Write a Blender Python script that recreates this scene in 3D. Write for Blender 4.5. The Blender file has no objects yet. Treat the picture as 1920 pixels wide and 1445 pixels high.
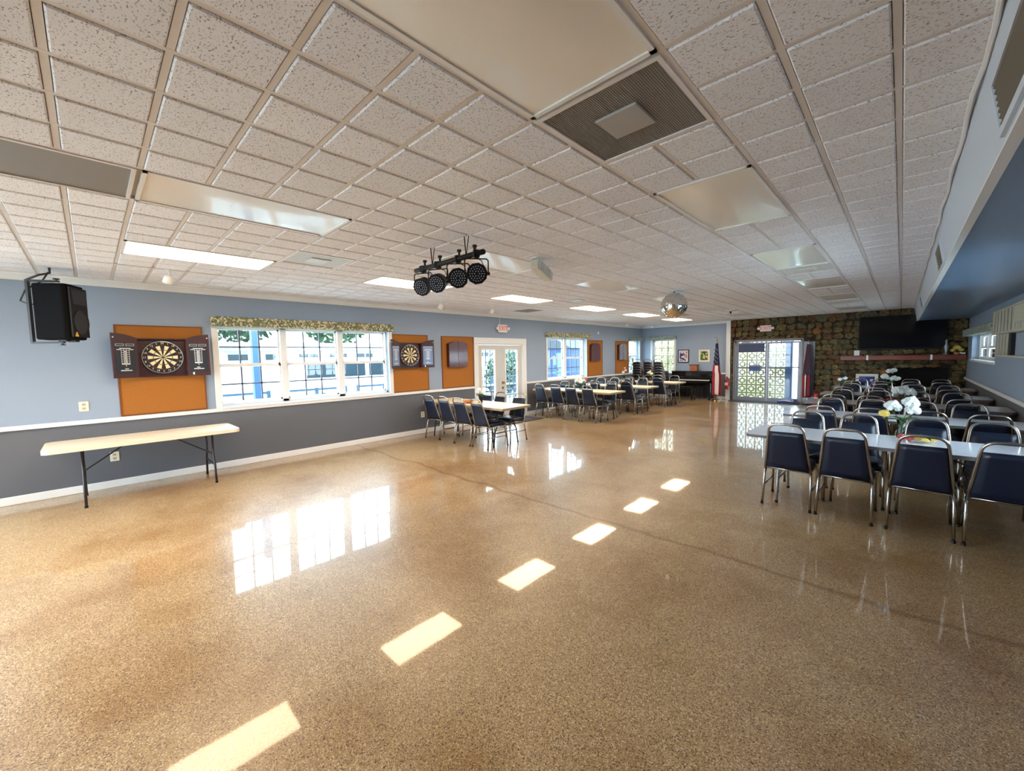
import bpy, math, random
from mathutils import Vector, Matrix
R = random.Random(7)
scene = bpy.context.scene
col = scene.collection

# ------------------------------------------------------------------ camera
EYE = 1.65
YAW, PITCH, ROLL = math.radians(43.9), math.radians(4.07), math.radians(1.1)
FPX = 759.5
fw = Vector((-math.sin(YAW)*math.cos(PITCH), math.cos(YAW)*math.cos(PITCH), -math.sin(PITCH)))
rt = Vector((math.cos(YAW), math.sin(YAW), 0))
dn = fw.cross(rt)
rt2 = rt*math.cos(ROLL) + dn*math.sin(ROLL)
dn2 = dn*math.cos(ROLL) - rt*math.sin(ROLL)
cam = bpy.data.cameras.new('camera')
cam.sensor_width = 36.0
cam.lens = FPX/1920*36.0
cam.clip_start = 0.05
camo = bpy.data.objects.new('camera', cam)
m = Matrix.Identity(4)
for i in range(3):
    m[i][0], m[i][1], m[i][2] = rt2[i], -dn2[i], -fw[i]
m[2][3] = EYE
camo.matrix_world = m
col.objects.link(camo)
scene.camera = camo

def px(p):
    d = Vector((p[0], p[1], p[2]-EYE)); z = d.dot(fw)
    if z < 0.05: return None
    return 960+FPX*d.dot(rt2)/z, 722.5+FPX*d.dot(dn2)/z

# ------------------------------------------------------------------ world, exposure
world = bpy.data.worlds.new('daylight')
scene.world = world
world.use_nodes = True
wn = world.node_tree
bg = wn.nodes['Background']
bg.inputs['Color'].default_value = (0.70, 0.87, 1.0, 1)
bg.inputs['Strength'].default_value = 9.0
vs = scene.view_settings
vs.view_transform = 'Standard'; vs.look = 'None'
vs.gamma = 1.0; vs.use_curve_mapping = False
vs.exposure = 1.6
PANEL_LIGHT = 7.5

# ------------------------------------------------------------------ materials
def srgb(r, g, b):
    f = lambda c: (c/255/12.92) if c/255 <= 0.04045 else ((c/255+0.055)/1.055)**2.4
    return (f(r), f(g), f(b), 1)

MATS = {}
def mat(name, c=(0.5, 0.5, 0.5, 1), rough=0.5, metal=0.0, coat=0.0, spec=0.5, noise=0.0, nscale=8.0, emit=None, estr=0.0, bump=0.0, bscale=60.0):
    if name in MATS: return MATS[name]
    M = bpy.data.materials.new(name); M.use_nodes = True
    nt = M.node_tree; b = nt.nodes['Principled BSDF']
    b.inputs['Base Color'].default_value = c
    b.inputs['Roughness'].default_value = rough
    b.inputs['Metallic'].default_value = metal
    b.inputs['Specular IOR Level'].default_value = spec
    b.inputs['Coat Weight'].default_value = coat
    if coat: b.inputs['Coat Roughness'].default_value = 0.08
    if emit:
        b.inputs['Emission Color'].default_value = emit
        b.inputs['Emission Strength'].default_value = estr
    if noise or bump:
        geo = nt.nodes.new('ShaderNodeNewGeometry')
    if noise:
        n = nt.nodes.new('ShaderNodeTexNoise'); n.inputs['Scale'].default_value = nscale; n.inputs['Detail'].default_value = 4
        nt.links.new(geo.outputs['Position'], n.inputs['Vector'])
        mx = nt.nodes.new('ShaderNodeMix'); mx.data_type = 'RGBA'
        mx.inputs['A'].default_value = tuple(x*(1-noise) for x in c[:3])+(1,)
        mx.inputs['B'].default_value = tuple(min(1, x*(1+noise)) for x in c[:3])+(1,)
        nt.links.new(n.outputs['Fac'], mx.inputs['Factor'])
        nt.links.new(mx.outputs['Result'], b.inputs['Base Color'])
    if bump:
        n2 = nt.nodes.new('ShaderNodeTexNoise'); n2.inputs['Scale'].default_value = bscale
        nt.links.new(geo.outputs['Position'], n2.inputs['Vector'])
        bp = nt.nodes.new('ShaderNodeBump'); bp.inputs['Strength'].default_value = bump; bp.inputs['Distance'].default_value = 0.01
        nt.links.new(n2.outputs['Fac'], bp.inputs['Height']); nt.links.new(bp.outputs['Normal'], b.inputs['Normal'])
    MATS[name] = M
    return M

def ramp(nt, stops, interp='LINEAR'):
    r = nt.nodes.new('ShaderNodeValToRGB'); cr = r.color_ramp; cr.interpolation = interp
    while len(cr.elements) > 1: cr.elements.remove(cr.elements[-1])
    cr.elements[0].position = stops[0][0]; cr.elements[0].color = stops[0][1]
    for p, c in stops[1:]:
        e = cr.elements.new(p); e.color = c
    return r

def floor_material():
    M = bpy.data.materials.new('polished_terrazzo'); M.use_nodes = True; nt = M.node_tree; L = nt.links
    b = nt.nodes['Principled BSDF']
    geo = nt.nodes.new('ShaderNodeNewGeometry')
    vor = nt.nodes.new('ShaderNodeTexVoronoi'); vor.inputs['Scale'].default_value = 230
    L.new(geo.outputs['Position'], vor.inputs['Vector'])
    sep = nt.nodes.new('ShaderNodeSeparateColor'); L.new(vor.outputs['Color'], sep.inputs['Color'])
    chips = ramp(nt, [(0, srgb(92, 66, 46)), (0.12, srgb(156, 126, 88)), (0.35, srgb(176, 145, 102)), (0.7, srgb(192, 164, 121)), (0.9, srgb(222, 202, 166))], 'CONSTANT')
    L.new(sep.outputs['Red'], chips.inputs['Fac'])
    # worn brownish patches
    n = nt.nodes.new('ShaderNodeTexNoise'); n.inputs['Scale'].default_value = 0.9; n.inputs['Detail'].default_value = 6; n.inputs['Roughness'].default_value = 0.65
    L.new(geo.outputs['Position'], n.inputs['Vector'])
    nr = ramp(nt, [(0.46, (1, 1, 1, 1)), (0.62, (0.74, 0.64, 0.50, 1)), (0.75, (0.60, 0.48, 0.34, 1))])
    L.new(n.outputs['Fac'], nr.inputs['Fac'])
    mul = nt.nodes.new('ShaderNodeMix'); mul.data_type = 'RGBA'; mul.blend_type = 'MULTIPLY'; mul.inputs['Factor'].default_value = 1
    L.new(chips.outputs['Color'], mul.inputs['A']); L.new(nr.outputs['Color'], mul.inputs['B'])
    # joint between two pours at y = 3.45, wavering
    sp = nt.nodes.new('ShaderNodeSeparateXYZ'); L.new(geo.outputs['Position'], sp.inputs['Vector'])
    n2 = nt.nodes.new('ShaderNodeTexNoise'); n2.inputs['Scale'].default_value = 1.4; n2.inputs['Detail'].default_value = 5
    L.new(geo.outputs['Position'], n2.inputs['Vector'])
    def mth(op, a, bb):
        k = nt.nodes.new('ShaderNodeMath'); k.operation = op
        for i, v in enumerate((a, bb)):
            if isinstance(v, (int, float)): k.inputs[i].default_value = v
            else: L.new(v, k.inputs[i])
        return k.outputs[0]
    w = mth('MULTIPLY', mth('SUBTRACT', n2.outputs['Fac'], 0.5), 0.35)
    d = mth('ABSOLUTE', mth('SUBTRACT', mth('ADD', sp.outputs['Y'], w), 3.45), 0)
    seam = ramp(nt, [(0, (0.62, 0.52, 0.40, 1)), (0.018, (0.75, 0.67, 0.56, 1)), (0.04, (1, 1, 1, 1))])
    L.new(d, seam.inputs['Fac'])
    mul2 = nt.nodes.new('ShaderNodeMix'); mul2.data_type = 'RGBA'; mul2.blend_type = 'MULTIPLY'; mul2.inputs['Factor'].default_value = 1
    L.new(mul.outputs['Result'], mul2.inputs['A']); L.new(seam.outputs['Color'], mul2.inputs['B'])
    L.new(mul2.outputs['Result'], b.inputs['Base Color'])
    b.inputs['Roughness'].default_value = 0.35
    b.inputs['Coat Weight'].default_value = 0.75
    b.inputs['Coat IOR'].default_value = 1.45
    b.inputs['Coat Roughness'].default_value = 0.04
    bn = nt.nodes.new('ShaderNodeTexNoise'); bn.inputs['Scale'].default_value = 2.2
    L.new(geo.outputs['Position'], bn.inputs['Vector'])
    bp = nt.nodes.new('ShaderNodeBump'); bp.inputs['Strength'].default_value = 0.05; bp.inputs['Distance'].default_value = 0.01
    L.new(bn.outputs['Fac'], bp.inputs['Height']); L.new(bp.outputs['Normal'], b.inputs['Coat Normal'])
    return M

def tile_material():
    M = bpy.data.materials.new('fissured_ceiling_tile'); M.use_nodes = True; nt = M.node_tree; L = nt.links
    b = nt.nodes['Principled BSDF']; b.inputs['Roughness'].default_value = 0.9; b.inputs['Specular IOR Level'].default_value = 0.1
    geo = nt.nodes.new('ShaderNodeNewGeometry')
    n = nt.nodes.new('ShaderNodeTexNoise'); n.inputs['Scale'].default_value = 125; n.inputs['Detail'].default_value = 2; n.inputs['Distortion'].default_value = 0.6
    mp = nt.nodes.new('ShaderNodeMapping'); mp.inputs['Scale'].default_value = (0.8, 1.3, 1)
    L.new(geo.outputs['Position'], mp.inputs['Vector']); L.new(mp.outputs['Vector'], n.inputs['Vector'])
    r = ramp(nt, [(0.34, srgb(158, 152, 152)), (0.41, srgb(236, 236, 241)), (1, srgb(242, 242, 247))])
    L.new(n.outputs['Fac'], r.inputs['Fac'])
    oi = nt.nodes.new('ShaderNodeObjectInfo')
    v = nt.nodes.new('ShaderNodeMapRange'); v.inputs['To Min'].default_value = 0.94; v.inputs['To Max'].default_value = 1.0
    L.new(oi.outputs['Random'], v.inputs['Value'])
    mul = nt.nodes.new('ShaderNodeMix'); mul.data_type = 'RGBA'; mul.blend_type = 'MULTIPLY'; mul.inputs['Factor'].default_value = 1
    L.new(r.outputs['Color'], mul.inputs['A']); L.new(v.outputs['Result'], mul.inputs['B'])
    L.new(mul.outputs['Result'], b.inputs['Base Color'])
    return M

def stone_material():
    M = bpy.data.materials.new('mottled_field_stone'); M.use_nodes = True; nt = M.node_tree; L = nt.links
    b = nt.nodes['Principled BSDF']; b.inputs['Roughness'].default_value = 0.7
    oi = nt.nodes.new('ShaderNodeObjectInfo'); geo = nt.nodes.new('ShaderNodeNewGeometry')
    n = nt.nodes.new('ShaderNodeTexNoise'); n.inputs['Scale'].default_value = 16; n.inputs['Detail'].default_value = 6; n.inputs['Roughness'].default_value = 0.7
    L.new(geo.outputs['Position'], n.inputs['Vector'])
    base = ramp(nt, [(0, srgb(58, 46, 28)), (0.25, srgb(98, 84, 50)), (0.45, srgb(80, 78, 60)), (0.65, srgb(112, 96, 58)), (0.9, srgb(88, 60, 34)), (0.97, srgb(108, 72, 30)), (1.0, srgb(160, 98, 28))])
    L.new(oi.outputs['Random'], base.inputs['Fac'])
    r = ramp(nt, [(0.36, (0.18, 0.16, 0.13, 1)), (0.5, (0.95, 0.92, 0.84, 1)), (0.66, (1.8, 1.7, 1.4, 1))])
    L.new(n.outputs['Fac'], r.inputs['Fac'])
    mul = nt.nodes.new('ShaderNodeMix'); mul.data_type = 'RGBA'; mul.blend_type = 'MULTIPLY'; mul.inputs['Factor'].default_value = 1
    L.new(base.outputs['Color'], mul.inputs['A']); L.new(r.outputs['Color'], mul.inputs['B'])
    L.new(mul.outputs['Result'], b.inputs['Base Color'])
    return M

def glass_material(name='window_glass', tint=(0.97, 1, 1, 1), refl=1.0):
    M = bpy.data.materials.new(name); M.use_nodes = True; nt = M.node_tree; L = nt.links
    for n in list(nt.nodes): nt.nodes.remove(n)
    out = nt.nodes.new('ShaderNodeOutputMaterial')
    t = nt.nodes.new('ShaderNodeBsdfTransparent'); t.inputs['Color'].default_value = tint
    g = nt.nodes.new('ShaderNodeBsdfGlossy'); g.inputs['Roughness'].default_value = 0.02
    f = nt.nodes.new('ShaderNodeFresnel'); f.inputs['IOR'].default_value = 1.45
    mx = nt.nodes.new('ShaderNodeMixShader')
    L.new(f.outputs[0], mx.inputs[0]); L.new(t.outputs[0], mx.inputs[1]); L.new(g.outputs[0], mx.inputs[2])
    L.new(mx.outputs[0], out.inputs['Surface'])
    return M

def fabric_pattern(name, cs, scale):
    M = bpy.data.materials.new(name); M.use_nodes = True; nt = M.node_tree; L = nt.links
    b = nt.nodes['Principled BSDF']; b.inputs['Roughness'].default_value = 0.9
    geo = nt.nodes.new('ShaderNodeNewGeometry')
    n = nt.nodes.new('ShaderNodeTexVoronoi'); n.inputs['Scale'].default_value = scale
    L.new(geo.outputs['Position'], n.inputs['Vector'])
    s = nt.nodes.new('ShaderNodeSeparateColor'); L.new(n.outputs['Color'], s.inputs['Color'])
    r = ramp(nt, [(i/len(cs), c) for i, c in enumerate(cs)], 'CONSTANT')
    L.new(s.outputs['Red'], r.inputs['Fac']); L.new(r.outputs['Color'], b.inputs['Base Color'])
    return M

FLOOR = floor_material(); TILE = tile_material(); STONE = stone_material()
GLASS = glass_material('tinted_window_glass', (0.46, 0.52, 0.54, 1)); CLEAR = glass_material('clear_window_glass'); VASEGLASS = glass_material('vase_glass', (0.86, 0.95, 0.95, 1))  # grey tint added to dim the outside view and its floor reflection
BLUE = mat('blue_wall_paint', srgb(146, 161, 180), 0.55, noise=0.02, nscale=2)
SLATE = mat('slate_grey_paint', srgb(98, 101, 108), 0.5, noise=0.03, nscale=2)
WHITE = mat('white_trim_paint', srgb(232, 232, 230), 0.4)
BARW = mat('ceiling_grid_white', srgb(222, 218, 216), 0.5)
GAP = mat('ceiling_recess_grey', srgb(190, 184, 180), 0.9)
CORK = mat('orange_brown_cork', srgb(164, 102, 36), 0.9, noise=0.12, nscale=40)
CORKF = mat('brown_wood_edge', srgb(120, 66, 22), 0.6)
MAHOG = mat('dark_mahogany', srgb(62, 26, 28), 0.35, coat=0.3)
BLACK = mat('matte_black', (0.007, 0.007, 0.008, 1), 0.5, spec=0.25)
BLACKG = mat('gloss_black', (0.008, 0.008, 0.010, 1), 0.12, coat=0.5)
NAVY = mat('navy_vinyl', srgb(5, 21, 43), 0.42, noise=0.08, nscale=30)
CHROME = mat('bronzed_chrome_tube', (0.42, 0.40, 0.38, 1), 0.26, metal=1.0)
CREAM = mat('cream_plastic', srgb(232, 220, 198), 0.4)
LAMIN = mat('pale_grey_laminate', srgb(226, 231, 240), 0.2, coat=0.5, noise=0.03, nscale=20)
EDGE = mat('grey_brown_edging', srgb(100, 96, 94), 0.5)
ALU = mat('brushed_aluminium', (0.20, 0.19, 0.22, 1), 0.4, metal=0.4)
LENS = mat('acrylic_lens_off', srgb(238, 234, 226), 0.28, coat=0.4)
LENSON = mat('acrylic_lens_lit', srgb(255, 230, 200), 0.4, emit=(1.0, 0.74, 0.48, 1), estr=PANEL_LIGHT)
VENTG = mat('grey_perforated_metal', srgb(136, 132, 128), 0.5)
VENTW = mat('white_vent_metal', srgb(214, 214, 210), 0.4)
REDW = mat('red_brown_mantel_wood', srgb(112, 42, 22), 0.35, noise=0.2, nscale=14)
MORTAR = mat('dark_mortar', srgb(44, 38, 28), 0.9)
SOOT = mat('soot_black', (0.006, 0.006, 0.007, 1), 0.9)
OUTLET = mat('ivory_plastic', srgb(232, 224, 204), 0.4)
RED = mat('signal_red', srgb(196, 26, 34), 0.35)
LEAF = mat('leaf_green', srgb(46, 88, 40), 0.5, noise=0.3, nscale=30)
PETAL = mat('white_petal', srgb(240, 246, 246), 0.6)
YELLOW = mat('yellow_petal', srgb(232, 206, 104), 0.6)
PINK = mat('pink_petal', srgb(208, 88, 90), 0.6)
DRED = mat('dark_red_petal', srgb(110, 20, 34), 0.6)

# ------------------------------------------------------------------ mesh helpers
class MB:
    def __init__(s): s.v = []; s.f = []; s.mi = []; s.cur = 0
    def add(s, vs_, fs_):
        o = len(s.v); s.v += [tuple(p) for p in vs_]
        for f in fs_: s.f.append([i+o for i in f]); s.mi.append(s.cur)
        return s
    def box(s, a, b):
        x0, y0, z0 = [min(a[i], b[i]) for i in range(3)]; x1, y1, z1 = [max(a[i], b[i]) for i in range(3)]
        return s.add([(x0,y0,z0),(x1,y0,z0),(x1,y1,z0),(x0,y1,z0),(x0,y0,z1),(x1,y0,z1),(x1,y1,z1),(x0,y1,z1)],
              [(0,3,2,1),(4,5,6,7),(0,1,5,4),(1,2,6,5),(2,3,7,6),(3,0,4,7)])
    def rbox(s, a, b, r=0.01):
        """box with chamfered edges"""
        lo = [min(a[i], b[i]) for i in range(3)]; hi = [max(a[i], b[i]) for i in range(3)]
        r = min([r]+[(hi[i]-lo[i])*0.49 for i in range(3)])
        o = len(s.v); idx = {}
        for sx in (0,1):
            for sy in (0,1):
                for sz in (0,1):
                    S = (sx,sy,sz)
                    for ax in range(3):
                        p = [ (hi[i] if S[i] else lo[i]) for i in range(3)]
                        for i in range(3):
                            if i != ax: p[i] += (-r if S[i] else r)
                        idx[(S,ax)] = len(s.v); s.v.append(tuple(p))
        def face(l): s.f.append(l); s.mi.append(s.cur)
        for ax in range(3):
            u, w = [(1,2),(2,0),(0,1)][ax]
            for sd in (0,1):
                l = []
                for (p,q) in ((0,0),(1,0),(1,1),(0,1)):
                    S=[0,0,0]; S[ax]=sd; S[u]=p; S[w]=q; l.append(idx[(tuple(S),ax)])
                face(l if sd else l[::-1])
        for ax in range(3):   # edges along ax
            u, w = [(1,2),(2,0),(0,1)][ax]
            for p in (0,1):
                for q in (0,1):
                    S0=[0,0,0]; S0[u]=p; S0[w]=q; S1=list(S0); S1[ax]=1
                    l=[idx[(tuple(S0),u)],idx[(tuple(S1),u)],idx[(tuple(S1),w)],idx[(tuple(S0),w)]]
                    face(l if p!=q else l[::-1])
        for sx in (0,1):
            for sy in (0,1):
                for sz in (0,1):
                    S=(sx,sy,sz); l=[idx[(S,0)],idx[(S,1)],idx[(S,2)]]
                    face(l if (sx+sy+sz)%2==1 else l[::-1])
        return s
    def cyl(s, p0, p1, r0, r1=None, n=12, cap=True):
        r1 = r0 if r1 is None else r1
        p0 = Vector(p0); p1 = Vector(p1); d = (p1-p0).normalized()
        a = d.orthogonal().normalized(); b = d.cross(a)
        o = len(s.v)
        for p, r in ((p0,r0),(p1,r1)):
            for i in range(n):
                t = 2*math.pi*i/n; s.v.append(tuple(p+a*r*math.cos(t)+b*r*math.sin(t)))
        for i in range(n):
            j=(i+1)%n; s.f.append([o+i,o+j,o+n+j,o+n+i]); s.mi.append(s.cur)
        if cap:
            s.f.append([o+i for i in range(n)][::-1]); s.mi.append(s.cur)
            s.f.append([o+n+i for i in range(n)]); s.mi.append(s.cur)
        return s
    def tube(s, pts, r, n=8, flat=1.0, closed=False):
        P = [Vector(p) for p in pts]; k = len(P); o = len(s.v)
        a = None
        for i in range(k):
            if closed: t = P[(i+1)%k]-P[i-1]
            elif i == 0: t = P[1]-P[0]
            elif i == k-1: t = P[-1]-P[-2]
            else: t = (P[i+1]-P[i]).normalized()+(P[i]-P[i-1]).normalized()
            t.normalize()
            a = t.orthogonal().normalized() if a is None else (a - t*a.dot(t)).normalized()
            b = t.cross(a)
            for j in range(n):
                th = 2*math.pi*j/n
                s.v.append(tuple(P[i]+a*r*math.cos(th)+b*r*flat*math.sin(th)))
        for i in range(k if closed else k-1):
            i2 = (i+1)%k
            for j in range(n):
                j2=(j+1)%n; s.f.append([o+i*n+j,o+i*n+j2,o+i2*n+j2,o+i2*n+j]); s.mi.append(s.cur)
        if not closed:
            s.f.append([o+j for j in range(n)][::-1]); s.mi.append(s.cur)
            s.f.append([o+(k-1)*n+j for j in range(n)]); s.mi.append(s.cur)
        return s
    def lathe(s, prof, c=(0,0,0), n=20):
        o = len(s.v); k = len(prof)
        for (r, z) in prof:
            for j in range(n):
                t=2*math.pi*j/n; s.v.append((c[0]+r*math.cos(t), c[1]+r*math.sin(t), c[2]+z))
        for i in range(k-1):
            for j in range(n):
                j2=(j+1)%n; s.f.append([o+i*n+j,o+i*n+j2,o+(i+1)*n+j2,o+(i+1)*n+j]); s.mi.append(s.cur)
        return s
    def prism(s, poly, o0, ux, uy, h):
        """poly 2D in frame (o0, ux, uy) extruded by vector h"""
        o0 = Vector(o0); ux = Vector(ux); uy = Vector(uy); h = Vector(h); n = len(poly)
        a = [o0+ux*p[0]+uy*p[1] for p in poly]; b = [p+h for p in a]
        fs_ = [list(range(n))[::-1], [n+i for i in range(n)]]+[[i,(i+1)%n,n+(i+1)%n,n+i] for i in range(n)]
        if ux.cross(uy).dot(h) < 0: fs_ = [f[::-1] for f in fs_]
        return s.add(a+b, fs_)
    def ball(s, c, r, nu=12, nv=8, sc=(1,1,1)):
        o = len(s.v)
        s.v.append((c[0],c[1],c[2]-r*sc[2]))
        for i in range(1,nv):
            ph = -math.pi/2+math.pi*i/nv
            for j in range(nu):
                t=2*math.pi*j/nu
                s.v.append((c[0]+r*sc[0]*math.cos(ph)*math.cos(t), c[1]+r*sc[1]*math.cos(ph)*math.sin(t), c[2]+r*sc[2]*math.sin(ph)))
        top=len(s.v); s.v.append((c[0],c[1],c[2]+r*sc[2]))
        for j in range(nu):
            j2=(j+1)%nu
            s.f.append([o,o+1+j2,o+1+j]); s.mi.append(s.cur)
            for i in range(nv-2):
                a=o+1+i*nu; s.f.append([a+j,a+j2,a+nu+j2,a+nu+j]); s.mi.append(s.cur)
            a=o+1+(nv-2)*nu; s.f.append([a+j,a+j2,top]); s.mi.append(s.cur)
        return s
    def mesh(s, name, mats, smooth=False):
        me = bpy.data.meshes.new(name); me.from_pydata(s.v, [], s.f)
        for M in (mats if isinstance(mats, (list, tuple)) else [mats]): me.materials.append(M)
        if any(s.mi): me.polygons.foreach_set('material_index', s.mi)
        if smooth: me.polygons.foreach_set('use_smooth', [True]*len(s.f))
        me.update(); return me
    def build(s, name, mats, parent=None, smooth=False):
        return link(name, s.mesh(name, mats, smooth), parent)

def link(name, me, parent=None, loc=None, rz=None, scale=None):
    o = bpy.data.objects.new(name, me); col.objects.link(o)
    if parent is not None: o.parent = parent
    if loc is not None: o.location = loc
    if rz is not None: o.rotation_euler = (0,0,rz)
    if scale is not None: o.scale = scale
    return o
def smoothed(o, ang=0.6):
    for p in o.data.polygons: p.use_smooth = True
    try: o.data.set_sharp_from_angle(angle=ang)
    except Exception: pass
    return o
def bevel(o, w=0.005, seg=2):
    b = o.modifiers.new('bevel', 'BEVEL'); b.width = w; b.segments = seg; b.limit_method = 'ANGLE'
    return o
def tag(o, label, cat, group=None):
    o['label'] = label; o['category'] = cat
    if group: o['group'] = group
    return o
def struct(o): o['kind'] = 'structure'; return o
def thing(name, label, cat, loc=(0,0,0), rz=0, group=None):
    o = link(name, None, None, loc, rz); o.empty_display_size = 0.1
    return tag(o, label, cat, group)
def sthing(name, loc=(0,0,0)):
    return struct(link(name, None, None, loc))
def copy_tree(o, parent=None):
    c = o.copy(); col.objects.link(c); c.parent = parent
    for ch in list(o.children): copy_tree(ch, c)
    return c
def text_mesh(body, size, mat_, extrude=0.002):
    cu = bpy.data.curves.new('lettering', 'FONT'); cu.body = body; cu.size = size; cu.extrude = extrude
    cu.align_x = 'CENTER'; cu.align_y = 'CENTER'; cu.resolution_u = 2
    o = bpy.data.objects.new('lettering', cu); col.objects.link(o)
    dg = bpy.context.evaluated_depsgraph_get()
    me = bpy.data.meshes.new_from_object(o.evaluated_get(dg))
    bpy.data.objects.remove(o); bpy.data.curves.remove(cu)
    me.materials.clear(); me.materials.append(mat_)
    return me

# ------------------------------------------------------------------ room shell
XL, XR, YF, YB, H = -7.59, 1.20, 15.5, -4.6, 2.76
WT = 0.22   # wall thickness
def wall(name, axis, p0, p1, u0, u1, holes, split, mats, z0=0.0, z1=H):
    us = sorted({u0,u1}|{h[0] for h in holes}|{h[1] for h in holes}); zs = sorted({z0,z1}|{h[2] for h in holes}|{h[3] for h in holes}|({split} if split else set()))
    mb = MB()
    for a,b in zip(us,us[1:]):
        for c,d in zip(zs,zs[1:]):
            mu,mz=(a+b)/2,(c+d)/2
            if any(h[0]<mu<h[1] and h[2]<mz<h[3] for h in holes): continue
            mb.cur = 1 if (split and mz<split) else 0
            if axis=='x': mb.box((p0,a,c),(p1,b,d))
            else: mb.box((a,p0,c),(b,p1,d))
    return struct(mb.build(name, mats))
W1=(1.37,4.28,0.96,2.22); D1=(6.68,8.34,0.0,1.99); W2=(9.42,11.47,0.93,2.2); W3=(14.42,15.28,0.93,2.2); WB_ADDED=(-4.4,-1.5,0.5,2.45)  # last opening is an unseen one, added to let in daylight
W4=(-7.16,-6.27,0.92,2.2); D2=(-4.18,-2.26,0.0,2.03)
W5=(11.2,14.6,1.38,1.96)
FB=(-0.28,0.90,0.22,1.14)
SPL=0.90
wall('wall_left','x',XL-WT,XL,YB,YF+WT,[W1,D1,W2,W3,WB_ADDED],SPL,[BLUE,SLATE])
wall('wall_far','y',YF,YF+WT,XL,-4.30,[W4],SPL,[BLUE,SLATE])
W8_ADDED=(4.7,7.5,1.0,2.1)  # added opening out of view, brings daylight onto the right tables
wall('wall_right','x',XR,XR+WT,YB,YF+WT,[W5,W8_ADDED],SPL,[BLUE,SLATE])
wall('wall_back','y',YB-WT,YB,XL-WT,XR+WT,[(-7.3,-3.0,0.35,2.45)],SPL,[BLUE,SLATE])  # hole for the window added behind the camera
wst=wall('wall_fireplace','y',YF,YF+WT+0.25,-4.30,XR,[D2,FB],None,[MORTAR])
fb=MB(); fb.box((FB[0]-.05,YF+.45,.15),(FB[1]+.05,YF+.5,1.2)); fb.build('firebox_back',SOOT,wst)
fl=MB(); fl.box((XL-WT,YB-WT,-0.12),(XR+WT,YF+.5,0)); struct(fl.build('floor',FLOOR))

# ------------------------------------------------------------------ ceiling: recess plate, grid bars, tiles, fixtures
GX0, GU, GY0, GV = -0.05, 0.311, 0.27, 0.3125
gx = lambda n: GX0-GU*n
gy = lambda k: GY0+GV*k
ce=MB(); ce.box((XL-WT,YB-WT,H+0.015),(XR+WT,YF+.5,H+0.15)); ceil_o=struct(ce.build('ceiling',GAP))
NX0,NX1=-1,24; KY0,KY1=-15,49
fix={}   # cell -> fixture
LIGHTS=[]  # (n,k,lit)
for k in (0,8,16,24,32,40): LIGHTS.append((16,k,True))
LIGHTS.append((16,-8,True)); LIGHTS.append((16,-14,True))  # lit panels added behind the camera for fill light
for k in (-8,0,8,16,24,32,40): LIGHTS.append((10,k,k<0))  # negative k: unseen panel behind the camera, lit as added fill
for k in (-8,0,8,16,24,32,42): LIGHTS.append((2,k,False))
VENTS=[(2,4,'g'),(10,-2,'g'),(14,4,'w'),(14,20,'w'),(20,22,'g'),(2,20,'w'),(14,36,'g'),(2,37,'w')]
for n,k,l in LIGHTS:
    for i in range(2):
        for j in range(4): fix[(n+i,k+j)]=1
for n,k,l in VENTS:
    for i in range(2):
        for j in range(2): fix[(n+i,k+j)]=1
# bars
bw=0.012
for n in range(NX0+1,NX1+1):
    cells=[k for k in range(KY0,KY1) if not ((n,k) in fix and (n-1,k) in fix)]
    runs=[]; 
    for k in cells:
        if runs and runs[-1][1]==k: runs[-1][1]=k+1
        else: runs.append([k,k+1])
    mb=MB()
    for a,b in runs: mb.box((gx(n)-bw,gy(a),H-.003),(gx(n)+bw,min(gy(b),YF),H+.016))
    mb.build('grid_bar',BARW,ceil_o)
for k in range(KY0,KY1+1):
    cells=[n for n in range(NX0,NX1) if not ((n,k) in fix and (n,k-1) in fix)]
    runs=[]
    for n in cells:
        if runs and runs[-1][1]==n: runs[-1][1]=n+1
        else: runs.append([n,n+1])
    mb=MB()
    for a,b in runs: mb.box((max(gx(b),XL),gy(k)-bw,H-.0025),(min(gx(a),0.22),gy(k)+bw,H+.016))
    mb.build('grid_bar',BARW,ceil_o)
cellsz=[]
def area(pts):
    q=[px(p) for p in pts]
    if any(p is None for p in q): return 0
    if not any(0<=p[0]<=1920 and 0<=p[1]<=1445 for p in q): return 0
    return abs(sum(q[i][0]*q[(i+1)%4][1]-q[(i+1)%4][0]*q[i][1] for i in range(4)))/2
g=bw+0.003
for n in range(NX0,NX1+1):
    for k in range(KY0,KY1):
        if (n,k) in fix: continue
        x0,x1=max(gx(n+1)+g,XL+.005),min(gx(n)-g,0.2); y0,y1=gy(k)+g,min(gy(k+1)-g,YF-.005)
        if x1-x0<0.03 or y1-y0<0.03: continue
        cellsz.append((area([(x0,y0,H),(x1,y0,H),(x1,y1,H),(x0,y1,H)]),x0,x1,y0,y1))
cellsz.sort(reverse=True)
tl=MB(); hx,hy=(GU-2*g)/2,(GV-2*g)/2; tl.rbox((-hx,-hy,-.010),(hx,hy,.014),.006); tme=tl.mesh('ceiling_tile',TILE)
cnt=0; rest=MB()
for a,x0,x1,y0,y1 in cellsz:
    if cnt<300 and a>0:
        o=link('ceiling_tile',tme,ceil_o,((x0+x1)/2,(y0+y1)/2,H)); o.scale=((x1-x0)/(2*hx),(y1-y0)/(2*hy),1); cnt+=1
    else: rest.box((x0,y0,H-.010),(x1,y1,H+.014))
ro=rest.build('distant_ceiling_tiles',TILE,ceil_o); ro['kind']='stuff'

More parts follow.
